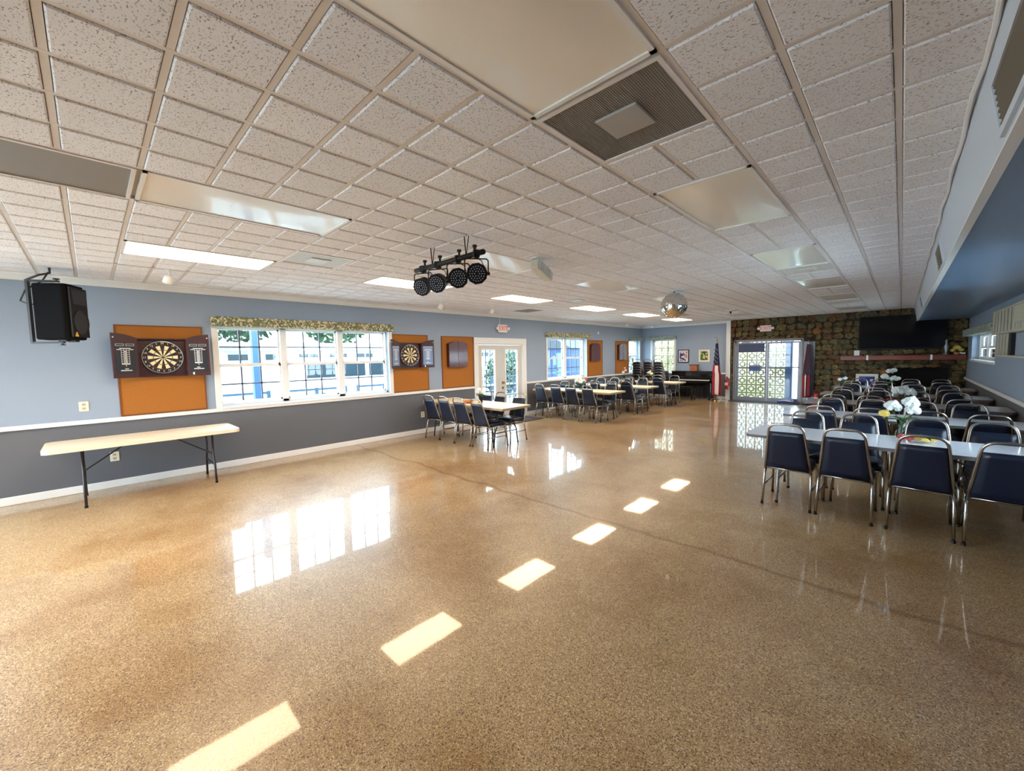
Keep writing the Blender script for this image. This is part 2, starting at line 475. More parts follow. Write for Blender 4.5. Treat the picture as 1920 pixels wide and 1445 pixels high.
ORD=['first','second','third','fourth','fifth','sixth','seventh','eighth']
rowname={16:'window-wall row',10:'middle row',2:'soffit-side row'}
seen={}
def lens_mesh(lit,sag):
    mb=MB(); nx,ny=6,10; w,l=2*GU-.05,4*GV-.05
    V=[]; F=[]
    for j in range(ny+1):
        for i in range(nx+1):
            u,v=i/nx*2-1,j/ny*2-1
            V.append((u*w/2,v*l/2,-.004-sag*(1-u*u)*(1-v*v)))
    for j in range(ny):
        for i in range(nx): a=j*(nx+1)+i; F.append([a,a+nx+1,a+nx+2,a+1])
    o=len(V); V2=[(x,y,.012) for x,y,z in V]; V+=V2
    F+= [[q+o for q in f[::-1]] for f in F]
    mb.add(V,F); return mb.mesh('diffuser',LENSON if lit else LENS,True)
lens_cache={}
for n,k,lit in sorted(LIGHTS,key=lambda t:(t[0],-t[1])):
    seen[n]=seen.get(n,0)+1
    wd='glowing warm' if lit else 'unlit white'
    t=thing('ceiling_light',f'{wd} rectangular ceiling light panel, {ORD[seen[n]-1]} from the far wall in the {rowname[n]}','ceiling light',(gx(n+1),gy(k+2),H),0,f'light panels in the {rowname[n]}')
    fr=MB(); w,l=GU-.012,2*GV-.012; e=.022
    fr.box((-w,-l,-.012),(-w+e,l,.014)).box((w-e,-l,-.012),(w,l,.014)).box((-w,-l,-.012),(w,-l+e,.014)).box((-w,l-e,-.012),(w,l,.014))
    fr.build('frame',WHITE if not lit else BARW,t)
    sag=.03 if (n==2 and k in(0,8)) else (.012 if not lit else .004)
    key=(lit,sag)
    if key not in lens_cache: lens_cache[key]=lens_mesh(*key)
    link('diffuser',lens_cache[key],t)
vl={(2,4):'large grey perforated ceiling return vent with a square centre plate, beside soffit-side lights',(10,-2):'grey recessed ceiling vent with plain plate at end of the middle light row',
    (14,4):'white square ceiling air diffuser next to the glowing panel nearest the loudspeaker',(14,20):'white square ceiling air diffuser above the french doors side of dance floor',
    (20,22):'small grey ceiling vent close to wall above the exit sign',(2,20):'bright metal ceiling diffuser between soffit-side light panels',(14,36):'grey ceiling vent behind the mirror ball',(2,37):'louvred white ceiling vent near the television'}
for n,k,c in VENTS:
    t=thing('ceiling_vent',vl[(n,k)],'vent',(gx(n+1),gy(k+1),H))
    w,l=GU-.012,GV-.012; e=.02; m_=VENTG if c=='g' else VENTW
    fr=MB(); fr.box((-w,-l,-.010),(-w+e,l,.014)).box((w-e,-l,-.010),(w,l,.014)).box((-w+e,-l,-.010),(w-e,-l+e,.014)).box((-w+e,l-e,-.010),(w-e,l,.014)); fr.build('frame',BARW,t)
    p=MB(); p.box((-w+e,-l+e,-.002),(w-e,l-e,.012)); p.build('plate',m_,t)
    if (n,k)==(10,-2): continue
    ribs=MB(); nr=56 if (n,k)==(2,4) else 12
    for i in range(nr):
        x=-w+e+(i+.5)*(2*w-2*e)/nr; ribs.box((x-.0025,-l+e,-.004),(x+.0025,l-e,-.002))
    ribs.build('perforation_ribs',m_,t)
    if (n,k) in ((2,4),(14,4),(14,20),(2,20)):
        q=MB(); q.rbox((-.105,-.105,-.016),(.105,.105,-.004),.004); q.build('centre_plate',VENTW if c=='w' else mat('light_grey_plate',srgb(168,166,162),.5),t)

# ------------------------------------------------------------------ soffit on the right
so=MB()
prof=[(0.20,H+.01),(0.26,2.40),(XR,2.40),(XR,H+.01)]
so.prism(prof,(0,YB,0),(1,0,0),(0,0,1),(0,YF-YB,0))
SOFF=struct(so.build('trim_1',mat('soffit_blue_paint',srgb(124,150,182),.28))); SOFF['label']='blue soffit box running along the right wall'
sf=MB(); sf.prism([(0.196,H),(0.256,2.40),(0.262,2.40),(0.202,H)],(0,YB,0),(1,0,0),(0,0,1),(0,YF-YB,0)); sf.build('soffit_face',mat('pale_blue_white_paint',srgb(196,204,214),.5),SOFF)
sb=MB(); sb.box((.245,YB,2.392),(.285,YF,2.402)); sb.build('corner_bead',WHITE,SOFF)
def soffx(z): return 0.196+(H-z)/(H-2.40)*0.06
for i,(y0,y1,zl) in enumerate(((1.55,2.40,2.46),(5.45,6.05,2.43),(10.6,11.2,2.43))):
    z0,z1=zl,2.62
    t=thing('soffit_grille',['dark air grille in the soffit face over the tables','second small air grille in the soffit face, closer to television','last air grille in the soffit face beside the television wall'][i],'vent',(0,0,0),0,'air grilles in the soffit')
    def pt(y,z,o): return (soffx(z)-o,y,z)
    for (ya,yb,za,zb) in ((y0-.03,y1+.03,z1,z1+.025),(y0-.03,y1+.03,z0-.025,z0),(y0-.03,y0,z0,z1),(y1,y1+.03,z0,z1)):
        mb=MB(); mb.add([pt(ya,za,0),pt(yb,za,0),pt(yb,zb,0),pt(ya,zb,0),pt(ya,za,.014),pt(yb,za,.014),pt(yb,zb,.014),pt(ya,zb,.014)],[(0,1,2,3),(7,6,5,4),(0,4,5,1),(1,5,6,2),(2,6,7,3),(3,7,4,0)]); mb.build('grille_frame',mat('pale_blue_white_paint'),t)
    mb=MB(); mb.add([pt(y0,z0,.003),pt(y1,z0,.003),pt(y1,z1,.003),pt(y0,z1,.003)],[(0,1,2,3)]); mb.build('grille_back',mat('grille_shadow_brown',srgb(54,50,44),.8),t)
    ns=7
    for j in range(ns):
        z=z0+(j+.5)*(z1-z0)/ns; mb=MB(); mb.add([pt(y0,z-.004,.003),pt(y1,z-.004,.003),pt(y1,z+.004,.011),pt(y0,z+.004,.011)],[(0,1,2,3)]); mb.build('louvre',mat('grille_brown',srgb(110,102,90),.6),t)
pts=[(0.185+0.006*math.sin(i*1.7)+.004*R.random(),1.2+i*.25,H-.018-.006*abs(math.sin(i*.9))) for i in range(58)]
tag(MB().tube(pts,.009,6).build('white_cable',WHITE),'white cable running along the ceiling edge of the soffit','cable')

# ------------------------------------------------------------------ trims
def trim(name,boxes,m_=WHITE,b=.006):
    mb=MB()
    for a,c in boxes: mb.rbox(a,c,b)
    return struct(mb.build(name,m_))
trim('trim_2',[((XL,YB,2.665),(XL+.05,YF,2.76)),((XL,YB,2.735),(XL+.085,YF,2.76))],b=.012)          # crown, left wall
trim('trim_3',[((XL,YF-.05,2.665),(-4.44,YF,2.76)),((XL,YF-.085,2.735),(-4.44,YF,2.76))],b=.012)
RZ0,RZ1=0.885,0.94
trim('trim_4',[((XL,YB,RZ0),(XL+.035,D1[0]-.13,RZ1)),((XL,D1[1]+.13,RZ0),(XL+.035,YF,RZ1))])          # chair rail, left
trim('trim_5',[((XL,YF-.035,RZ0),(-4.44,YF,RZ1))])
trim('trim_6',[((XR-.035,YB,.86),(XR,YF-.02,.915))])
trim('baseboard_left',[((XL,YB,0),(XL+.018,D1[0]-.13,.10)),((XL,D1[1]+.13,0),(XL+.018,YF,.10))])
trim('baseboard_far',[((XL,YF-.018,0),(-4.44,YF,.10))])
trim('baseboard_right',[((XR-.018,YB,0),(XR,YF-.02,.10))])
trim('trim_7',[((-4.44,YF-.07,0),(-4.30,YF,2.76))])                                                   # white post between blue wall and stone

# ------------------------------------------------------------------ windows
def pane_window(name, axis, plane, o, splits, zmid, out, cols=3, rows=2, muntin=True, glass=None):
    """o=(u0,u1,z0,z1); splits: list of (u0,u1) sashes; plane = glass plane coord; out = outward sign"""
    w=sthing(name)
    def B(mb,u0,u1,z0,z1,d0,d1):
        if axis=='x': mb.box((plane+d0,u0,z0),(plane+d1,u1,z1))
        else: mb.box((u0,plane+d0,z0),(u1,plane+d1,z1))
    u0,u1,z0,z1=o
    fr=MB(); e=.03
    B(fr,u0,u0+e,z0,z1,-.05,.06); B(fr,u1-e,u1,z0,z1,-.05,.06); B(fr,u0,u1,z1-e,z1,-.05,.06); B(fr,u0,u1,z0,z0+e+.01,-.05,.06)
    for a,b in zip(splits,splits[1:]): B(fr,a[1],b[0],z0,z1,-.05,.06)
    fr.build('window_frame',WHITE,w)
    for s0,s1 in splits:
        for (q0,q1,dp) in ((z0+.03,zmid,.012),(zmid-.01,z1-.03,-.012)):
            d=dp*(-out)
            sa=MB(); e=.028
            B(sa,s0,s0+e,q0,q1,d-.012,d+.012); B(sa,s1-e,s1,q0,q1,d-.012,d+.012); B(sa,s0,s1,q0,q0+e+.008,d-.012,d+.012); B(sa,s0,s1,q1-e,q1,d-.012,d+.012)
            so_=sa.build('sash',WHITE,w)
            pw,ph=(s1-s0-2*e)/cols,(q1-q0-2*e)/rows
            if muntin:
                mu=MB()
                for i in range(1,cols): B(mu,s0+e+i*pw-.011,s0+e+i*pw+.011,q0+e,q1-e,d-.008,d+.008)
                for j in range(1,rows): B(mu,s0+e,s1-e,q0+e+j*ph-.011,q0+e+j*ph+.011,d-.008,d+.008)
                mu.build('muntin',mat('backlit_grey_muntin',srgb(96,100,116),.4),so_)  # backlit darkness of the bars put into their colour
            for i in range(cols):
                for j in range(rows):
                    p=MB(); a,b=s0+e+i*pw+.004,s0+e+(i+1)*pw-.004; c,dd=q0+e+j*ph+.004,q0+e+(j+1)*ph-.004
                    if axis=='x': p.add([(plane+d,a,c),(plane+d,b,c),(plane+d,b,dd),(plane+d,a,dd)],[(0,1,2,3)])
                    else: p.add([(a,plane+d,c),(b,plane+d,c),(b,plane+d,dd),(a,plane+d,dd)],[(0,1,2,3)])
                    p.build('pane',glass or GLASS,so_)
    return w
GP=XL-.17
pane_window('window_1','x',GP,W1,[(1.40,2.29),(2.38,3.27),(3.37,4.25)],1.60,-1)
pane_window('window_2','x',GP,W2,[(9.45,10.40),(10.52,11.44)],1.58,-1)
pane_window('window_3','x',GP,W3,[(14.45,15.25)],1.58,-1)
pane_window('window_4','y',YF+.17,W4,[(-7.13,-6.30)],1.58,1,cols=3)
pane_window('window_5','x',XR+.17,W5,[(11.23,12.3),(12.36,13.4),(13.46,14.57)],1.66,1,cols=1,rows=1,muntin=False,glass=CLEAR)
pane_window('added_window_6','x',GP,WB_ADDED,[(-4.37,-3.45),(-3.40,-2.5),(-2.45,-1.53)],1.40,-1,glass=CLEAR)  # unseen window added behind the camera for fill daylight
pane_window('added_window_7','y',YB-.17,(-7.3,-3.0,.35,2.45),[(-7.27,-5.9),(-5.82,-4.45),(-4.37,-3.03)],1.40,-1,glass=CLEAR)  # unseen back window, added to brighten the room from behind
pane_window('added_window_8','x',XR+.17,W8_ADDED,[(4.73,5.6),(5.68,6.52),(6.6,7.47)],1.55,1,glass=CLEAR)  # unseen side window, added to light the table tops
# side casing / stool of the big window
trim('trim_8',[((XL,W1[1]-.02,.94),(XL+.02,W1[1]+.06,2.24)),((XL,W1[0]-.06,.94),(XL+.02,W1[0]+.02,2.24)),((XL-.1,W1[0],.925),(XL+.05,W1[1],.955)),
  ((XL,W2[0]-.05,.94),(XL+.02,W2[0]+.01,2.22)),((XL,W2[1]-.01,.94),(XL+.02,W2[1]+.05,2.22)),((XL-.1,W2[0],.905),(XL+.05,W2[1],.94)),((XL,W3[1]-.01,.94),(XL+.02,W3[1]+.05,2.22)),
  ((W4[0]-.06,YF-.02,.9),(W4[0]+.01,YF,2.22)),((W4[1]-.01,YF-.02,.9),(W4[1]+.05,YF,2.22)),((W4[0]-.05,YF-.05,.895),(W4[1]+.05,YF+.1,.925)),
  ((XR-.02,W5[0]-.05,1.34),(XR+.1,W5[1]+.05,1.385))],b=.004)
VAL=fabric_pattern('leafy_green_beige_fabric',[srgb(150,150,116),srgb(112,120,84),srgb(196,190,160),srgb(134,118,84),srgb(92,104,78),srgb(206,200,176)],38)
VAL2=fabric_pattern('grey_green_fabric',[srgb(150,160,150),srgb(128,140,128),srgb(176,180,166),srgb(112,124,112)],42)
def valance(a,b,label,m_=VAL):
    mb=MB(); mb.rbox(a,b,.012); o=mb.build('window_valance',m_); tag(o,label,'valance','fabric window valances')
valance((XL,1.30,2.20),(XL+.13,4.32,2.345),'long leafy patterned fabric valance over the triple window')
valance((XL,9.32,2.20),(XL+.13,11.6,2.345),'leafy patterned fabric valance over the window past the french doors',VAL)
valance((XL,14.36,2.18),(XL+.13,YF-.02,2.31),'short fabric valance over the corner window beside stacked chairs',VAL2)
valance((-7.24,YF-.13,2.19),(-6.18,YF,2.32),'grey green fabric valance over the window above the stacked chairs, on piano wall',VAL2)
valance((XR-.14,10.75,1.93),(XR,15.0,2.09),'long grey green fabric valance over the high window by the fireplace',VAL2)

# ------------------------------------------------------------------ french doors (left wall)
d1=sthing('door_1')
fr=MB(); y0,y1,zt=D1[0],D1[1],D1[3]
fr.rbox((XL-.02,y0-.13,0),(XL+.025,y0,zt+.14),.006); fr.rbox((XL-.02,y1,0),(XL+.025,y1+.13,zt+.14),.006); fr.rbox((XL-.02,y0-.13,zt),(XL+.03,y1+.13,zt+.15),.006)
fr.box((XL-WT,y0,0),(XL,y0+.03,zt)); fr.box((XL-WT,y1-.03,0),(XL,y1,zt)); fr.box((XL-WT,y0,zt-.03),(XL,y1,zt))
fr.build('door_frame',WHITE,d1)
DP=XL-.06
for (a,b,gl) in ((y0+.03,7.50,(6.84,7.31)),(7.51,y1-.03,(7.70,8.16))):
    lf=MB(); g0,g1=gl; gz0,gz1=.25,1.84
    lf.box((DP-.02,a,0.01),(DP+.02,g0,zt-.035)); lf.box((DP-.02,g1,.01),(DP+.02,b,zt-.035)); lf.box((DP-.02,g0,.01),(DP+.02,g1,gz0)); lf.box((DP-.02,g0,gz1),(DP+.02,g1,zt-.035))
    lo=lf.build('door_leaf',mat('door_paint_grey_white',srgb(206,204,200),.4),d1)
    mb=MB(); mb.box((DP-.026,g0-.02,gz0-.02),(DP+.026,g0+.012,gz1+.02)); mb.box((DP-.026,g1-.012,gz0-.02),(DP+.026,g1+.02,gz1+.02)); mb.box((DP-.026,g0,gz1-.012),(DP+.026,g1,gz1+.02)); mb.box((DP-.026,g0,gz0-.02),(DP+.026,g1,gz0+.012)); mb.build('glazing_bead',WHITE,lo)
    mu=MB(); nc,nr=3,5
    for i in range(1,nc): yy=g0+(g1-g0)*i/nc; mu.box((DP-.008,yy-.008,gz0),(DP+.008,yy+.008,gz1))
    for j in range(1,nr): zz=gz0+(gz1-gz0)*j/nr; mu.box((DP-.008,g0,zz-.008),(DP+.008,g1,zz+.008))
    mu.build('muntin',mat('backlit_grey_muntin'),lo)
    for i in range(nc):
        for j in range(nr):
            p=MB(); ya,yb=g0+(g1-g0)*i/nc+.008,g0+(g1-g0)*(i+1)/nc-.008; za,zb=gz0+(gz1-gz0)*j/nr+.008,gz0+(gz1-gz0)*(j+1)/nr-.008
            p.add([(DP,ya,za),(DP,yb,za),(DP,yb,zb),(DP,ya,zb)],[(0,1,2,3)]); p.build('pane',GLASS,lo)
    if a>7.5:
        BRASS=mat('aged_brass',(0.35,.25,.12,1),.3,metal=1)
        k=MB(); k.cyl((DP+.02,7.57,.97),(DP+.035,7.57,.97),.035,n=16); k.cyl((DP+.035,7.57,.97),(DP+.06,7.57,.97),.012,n=10); k.ball((DP+.075,7.57,.97),.03); k.build('door_knob',BRASS,lo,True)
        k=MB(); k.cyl((DP+.02,7.57,.83),(DP+.04,7.57,.83),.032,n=16); k.box((DP+.04,7.565,.81),(DP+.05,7.575,.85)); k.build('deadbolt',BRASS,lo)
        k=MB(); k.cyl((DP+.02,7.6,.12),(DP+.1,7.6,.06),.008,n=8); k.build('door_stop',BRASS,lo)
mt=MB(); mt.rbox((-7.42,6.64,0.0),(-6.80,8.26,.014),.005); tag(mt.build('door_mat',mat('dark_brown_mat',srgb(62,46,48),.95,noise=.2,nscale=60)),'dark brown floor mat in front of the french doors','mat')

# ------------------------------------------------------------------ glass entrance doors in the stone wall
d2=sthing('door_2'); x0,x1,zt=D2[0],D2[1],D2[3]; yp=YF+.08
fr=MB(); e=.05
for a,b in (((x0,yp-.06,0),(x0+e,yp+.06,zt)),((x1-e,yp-.06,0),(x1,yp+.06,zt)),((x0,yp-.06,zt-e),(x1,yp+.06,zt)),((x0,yp-.05,0),(x1,yp+.06,.03))): fr.box(a,b)
fr.build('door_frame',ALU,d2)
fr=MB(); fr.rbox((x0-.04,YF-.015,0),(x0,YF+.03,zt+.04),.005); fr.rbox((x0-.04,YF-.015,zt),(x1+.04,YF+.03,zt+.04),.005); fr.rbox((x1,YF-.015,0),(x1+.04,YF+.03,zt+.04),.005); fr.build('casing',mat('pale_casing',srgb(136,130,118),.5),d2)
NAVYP=mat('navy_sign_panel',srgb(18,30,78),.4)
for i,(a,b) in enumerate(((x0+.055,-3.225),(-3.215,x1-.055))):
    lf=MB(); e=.05
    lf.box((a,yp-.02,.03),(a+e,yp+.02,zt-.055)); lf.box((b-e,yp-.02,.03),(b,yp+.02,zt-.055)); lf.box((a+e,yp-.02,.03),(b-e,yp+.02,.13)); lf.box((a+e,yp-.02,zt-.115),(b-e,yp+.02,zt-.055))
    lo=lf.build('door_leaf',ALU,d2)
    p=MB(); p.add([(a+e,yp,.13),(b-e,yp,.13),(b-e,yp,zt-.115),(a+e,yp,zt-.115)],[(0,1,2,3)]); p.build('pane',GLASS,lo)
    pb=MB(); pb.tube([(a+.03,yp-.07,1.14),(b-.03,yp-.07,1.14)],.016,8); pb.box((a+.02,yp-.08,1.11),(a+.05,yp-.02,1.17)); pb.box((b-.05,yp-.08,1.11),(b-.02,yp-.02,1.17)); pb.build('push_bar',mat('dark_metal',(.12,.12,.14,1),.3,metal=1),lo)
    cl=MB(); c=a+.28 if i==0 else b-.33; cl.rbox((c-.13,yp-.09,zt-.09),(c+.13,yp-.03,zt-.02),.006); cl.build('door_closer',mat('dark_metal'),lo)
    if i==0:
        q=MB(); q.box((-4.075,yp-.028,1.65),(-3.29,yp-.021,1.925)); q.build('navy_banner',NAVYP,lo)
        q=MB(); q.box((-3.75,yp-.028,1.00),(-3.40,yp-.021,1.21)); q.build('notice_sheet',mat('blue_grey_sheet',srgb(88,104,164),.6),lo)
    else:
        q=MB(); q.cyl((a+.03,yp-.05,1.05),(a+.03,yp-.05,1.30),.012,n=8); q.build('pull_handle',ALU,lo)
sp=MB(); sp.rbox((x1+.045,YF-.05,0),(-1.93,YF,1.95),.004); sp.box((x1+.09,YF-.056,.12),(-1.98,YF-.05,1.88)); sp.build('side_panel',mat('dull_grey_metal',(.10,.105,.12,1),.35,metal=.4),d2)
mt=MB(); mt.rbox((-4.2,14.95,0),(-2.24,YF-.06,.016),.005); tag(mt.build('entrance_mat',mat('charcoal_mat',srgb(44,46,54),.95,noise=.2,nscale=60)),'charcoal entrance mat along the glass doors','mat')

# ------------------------------------------------------------------ stone facing
def stone_templates():
    out=[]
    for i in range(14):
        n=R.randint(5,7); th=[2*math.pi*(j+R.uniform(-.22,.22))/n for j in range(n)]
        pts=[]
        for t in th:
            c,s=math.cos(t),math.sin(t); k=1/max(abs(c),abs(s)); k=min(k,1.38)*R.uniform(.84,1.0)
            pts.append((max(-.5,min(.5,c*k*.5)),max(-.5,min(.5,s*k*.5))))
        V=[(x,0.0,z) for x,z in pts]+[(x*.98,-.55,z*.98) for x,z in pts]+[(x*.84+R.uniform(-.05,.05),-1+R.uniform(-.15,.35),z*.84+R.uniform(-.05,.05)) for x,z in pts]
        F=[]
        for a in (0,n):
            for j in range(n): j2=(j+1)%n; F.append([a+j,a+j2,a+n+j2,a+n+j])
        F.append([2*n+j for j in range(n)])
        out.append(MB().add(V,F).mesh('stone',STONE))
    return out
ST=stone_templates()
def free(x0,x1,z0,z1):
    for h in ((D2[0]-.05,-1.93,-.1,D2[3]+.05),(FB[0],FB[1],FB[2],FB[3])):
        if x0<h[1] and x1>h[0] and z0<h[3] and z1>h[2]: return False
    return True
z=0.0; ns=0
while z<H-.04:
    h=min(R.uniform(.12,.19),H-z)
    if H-z-h<.08: h=H-z
    x=-4.29-R.uniform(0,.1)
    while x<XR-.01:
        w=R.uniform(.14,.32); x2=min(x+w,XR)
        xa=max(x,-4.29)
        a,b,c,d=xa,x2,z,z+h
        # clip to openings by shrinking
        for hx0,hx1,hz0,hz1 in ((D2[0]-.05,-1.93,-.1,D2[3]+.05),FB):
            if c<hz1 and d>hz0:
                if a<hx0<b: b=hx0
                if a<hx1<b: a=hx1
            if a<hx1 and b>hx0:
                if c<hz1<d and d-hz1>.045: c=hz1
                elif c<hz0<d: d=hz0
        if b-a>.06 and d-c>.05 and free(a+.002,b-.002,c+.002,d-.002):
            zz=R.uniform(-.012,.012)
            o=link('stone',ST[R.randrange(14)],wst,((a+b)/2,YF+.005,(c+d)/2+zz*.3)); o.scale=((b-a)*1.16,R.uniform(.035,.075),(d-c)*1.18); o.rotation_euler=(0,R.uniform(-.14,.14),0); ns+=1
        x=x2
    z+=h
# mantel, hearth
mn=MB(); mn.rbox((-1.30,YF-.34,1.355),(1.17,YF-.078,1.49),.012); tag(mn.build('fireplace_mantel',REDW),'long red brown wooden mantel shelf under the television','mantel')
he=MB(); he.rbox((-1.1,YF-.48,0),(XR-.02,YF-.078,.20),.02); tag(he.build('hearth',mat('hearth_stone',srgb(70,60,44),.8,noise=.3,nscale=10)),'low dark stone hearth below the fireplace opening','hearth')
TV=thing('television','large black wall mounted television above the mantel','television',(-.045,YF-.11,2.11))
b=MB(); b.rbox((-.87,-.03,-.47),(.87,.03,.47),.01); b.build('bezel',BLACK,TV); b=MB(); b.box((-.845,-.034,-.43),(.845,-.029,.45)); b.build('screen',mat('tv_screen',(.004,.005,.007,1),.08,spec=.22),TV)
b=MB(); b.box((-.25,.03,-.2),(.25,.115,.2)); b.build('wall_mount',BLACK,TV)
MZ=1.49
def small(name,label,cat,mb,m_,group=None): return tag(mb.build(name,m_),label,cat,group)
o=thing('mantel_card','small white card propped on the mantel end by glass doors','card',(-.94,YF-.16,MZ)); MB().box((-.06,-.01,0),(.06,.01,.15)).build('card',WHITE,o); MB().box((-.05,0,0),(.05,.06,.02)).build('base',BLACK,o)
for x,hl in ((-.70,'white hook block on the mantel front, toward the glass doors'),(.555,'white hook block on the mantel front, toward the high window')): small('stocking_hook',hl,'hook',MB().rbox((x-.02,YF-.365,1.36),(x+.02,YF-.325,1.50),.004),WHITE,'hooks on the mantel')
o=thing('silver_ornament','tall silver grey ornament on mantel beside the television','ornament',(.82,YF-.19,MZ)); MB().lathe([(0,0),(.06,0),(.05,.02),(.02,.06),(.045,.14),(.05,.2),(.02,.28),(.03,.36),(0,.40)],n=14).build('body',mat('pewter',(.3,.33,.36,1),.35,metal=.8),o,True)
def petal_cluster(mb,c,r,n,pr=.018,flat=1.0):
    for i in range(n):
        z=1-2*(i+.5)/n; ph=i*2.39996; q=math.sqrt(1-z*z)
        d=Vector((q*math.cos(ph),q*math.sin(ph),z*flat)).normalized()
        ctr=Vector(c)+Vector((d.x*r,d.y*r,d.z*r*flat))*R.uniform(.9,1.06)
        a=d.orthogonal().normalized(); b=d.cross(a); k=R.uniform(0,1)
        vs_=[ctr+d*pr*.2]; 
        for j in range(8):
            t=k+2*math.pi*j/8; rr=pr*(1.25 if j%2==0 else .7); vs_.append(ctr+a*rr*math.cos(t)+b*rr*math.sin(t)-d*pr*(.0 if j%2==0 else .35))
        mb.add(vs_,[(0,1+j,1+(j+1)%8) for j in range(8)])
    return mb
def flower(parent,name,c,r,m_,n=50,flat=.8):
    mb=MB()
    if r<.055:
        mb.ball(c,r*.9,8,6,(1,1,flat)); petal_cluster(mb,c,r,n,r*.3,flat)
    else:
        for i in range(9):
            z=.95-1.35*i/9; q=math.sqrt(max(0,1-z*z)); a=i*2.4
            cc=(c[0]+r*.62*q*math.cos(a),c[1]+r*.62*q*math.sin(a),c[2]+r*.58*z); rr=r*R.uniform(.36,.48)
            mb.ball(cc,rr*.85,6,4); petal_cluster(mb,cc,rr,14,rr*.42,1.0)
    return mb.build(name,m_,parent)
def leaf(parent,p,d,l=.1,w=.03):
    p=Vector(p); d=Vector(d).normalized(); s=d.cross(Vector((0,0,1)))
    s=s.normalized() if s.length>.01 else Vector((1,0,0)); up=s.cross(d)
    V=[p,p+d*l*.35+s*w+up*.006,p+d*l*.4-up*.006,p+d*l*.35-s*w+up*.006,p+d*l*.75+s*w*.7-up*.01,p+d*l*.75-up*.02,p+d*l*.75-s*w*.7-up*.01,p+d*l-up*.04]
    return MB().add(V,[(0,1,2),(0,2,3),(1,4,5,2),(2,5,6,3),(4,7,5),(5,7,6)]).build('leaf',LEAF,parent)
o=thing('yellow_flower_pot','yellow flowers in a small pot on the mantel end near the high window','flowers',(1.01,YF-.18,MZ)); MB().lathe([(0,0),(.05,0),(.065,.06),(.055,.06)],n=14).build('pot',mat('terracotta',srgb(176,122,84),.8),o)
for dx,dz,r in ((0,.16,.075),(-.07,.11,.05),(.07,.12,.05)): flower(o,'flower_head',(dx,0,dz),r,YELLOW,30)
for i in range(4): leaf(o,(0,0,.06),(math.cos(i*1.6),math.sin(i*1.6),.3),.1)
small('mantel_figurine','small white figurine lying at the wall end of the mantel','ornament',MB().ball((1.11,YF-.30,1.52),.03,10,6,(1.6,.8,.9)).ball((1.065,YF-.30,1.535),.02,8,6),WHITE)
# picture leaning on hearth
pf=thing('framed_picture','white framed blue picture leaning against the fireplace stone','picture',(-.70,YF-.24,.20)); 
def frame_parts(t,w,h,e,fm,mat_m,art,axis='y',sgn=-1,mw=0.0):
    """frame in xz plane facing -y (axis y) ; depth .03"""
    f=MB(); f.rbox((-w/2,-.03,0),(-w/2+e,0,h),.003); f.rbox((w/2-e,-.03,0),(w/2,0,h),.003); f.rbox((-w/2+e,-.03,0),(w/2-e,0,e),.003); f.rbox((-w/2+e,-.03,h-e),(w/2-e,0,h),.003); f.build('frame',fm,t)
    MB().box((-w/2+e,-.018,e),(w/2-e,-.002,h-e)).build('mat_board',mat_m,t)
    MB().box((-w/2+e+mw,-.021,e+mw),(w/2-e-mw,-.018,h-e-mw)).build('print',art,t)
ART1=fabric_pattern('blue_cloudy_print',[srgb(54,60,120),srgb(80,90,160),srgb(200,205,235),srgb(60,66,130)],9)
frame_parts(pf,.54,.80,.025,BLACK,mat('cream_mat',srgb(226,226,206),.7),ART1,mw=.075); pf.rotation_euler=(math.radians(-10),0,0)

# ------------------------------------------------------------------ exit signs
def exit_sign(loc,rz,label):
    t=thing('exit_sign',label,'exit sign',loc,rz)     # local: faces -y
    MB().rbox((-.16,-.05,-.10),(.16,0,.10),.01).build('housing',WHITE,t)
    o=link('lettering',text_mesh('EXIT',.17,mat('exit_red',srgb(210,30,30),.4,emit=(1,.05,.04,1),estr=.12)),t,(0,-.052,-.004)); o.rotation_euler=(math.pi/2,0,0); o.scale=(.86,1,1)
    for s in (-1,1):
        k=MB(); k.cyl((s*.20,-.06,0),(s*.20,-.01,0),.042,.03,14); k.cyl((s*.16,-.02,0),(s*.2,-.02,0),.012,n=8); k.build('emergency_lamp',WHITE,t)
    return t
exit_sign((XL+.03,7.52,2.385),math.pi/2,'white exit sign with red letters above the french doors')
exit_sign((-3.245,YF-.08,2.415),0,'red lettered exit sign on stone above the glass doors')
tag(MB().tube([(XL+.02,7.45,2.49),(XL+.02,7.45,2.67)],.006,6).build('conduit',WHITE),'thin conduit from the exit sign up to crown molding','conduit')

# ------------------------------------------------------------------ cork boards and dart cabinets
def corkboard(y0,y1,z0,z1,label):
    t=thing('cork_board',label,'cork board',(XL,(y0+y1)/2,z0),0,'cork boards on the window wall'); w=(y1-y0)/2; h=z1-z0; e=.018
    MB().box((0,-w+e,e),(.012,w-e,h-e)).build('cork_panel',CORK,t)
    f=MB(); f.box((0,-w,0),(.018,-w+e,h)).box((0,w-e,0),(.018,w,h)).box((0,-w+e,0),(.018,w-e,e)).box((0,-w+e,h-e),(.018,w-e,h)); f.build('edge_frame',CORKF,t)
    return t
corkboard(.25,1.20,.945,2.18,'cork board panel behind the open dart cabinet nearest the loudspeaker')
corkboard(4.30,5.21,.945,2.16,'cork board panel behind the open dart cabinet right beside the triple window')
corkboard(5.58,6.53,.945,2.15,'cork board panel with closed cabinet beside the french doors')
corkboard(11.54,12.48,.945,2.15,'cork board panel with closed cabinet next to the window past french doors')
corkboard(13.38,14.36,.945,2.15,'cork board panel with closed cabinet beside the corner window')
CB=srgb(236,222,178); 
DBM=[mat('board_black',(.01,.01,.012,1),.7),mat('board_cream',CB,.7),mat('board_red',srgb(120,24,30),.7),mat('board_green',srgb(30,62,40),.7)]
NUM=[20,1,18,4,13,6,10,15,2,17,3,19,7,16,8,11,14,9,12,5]
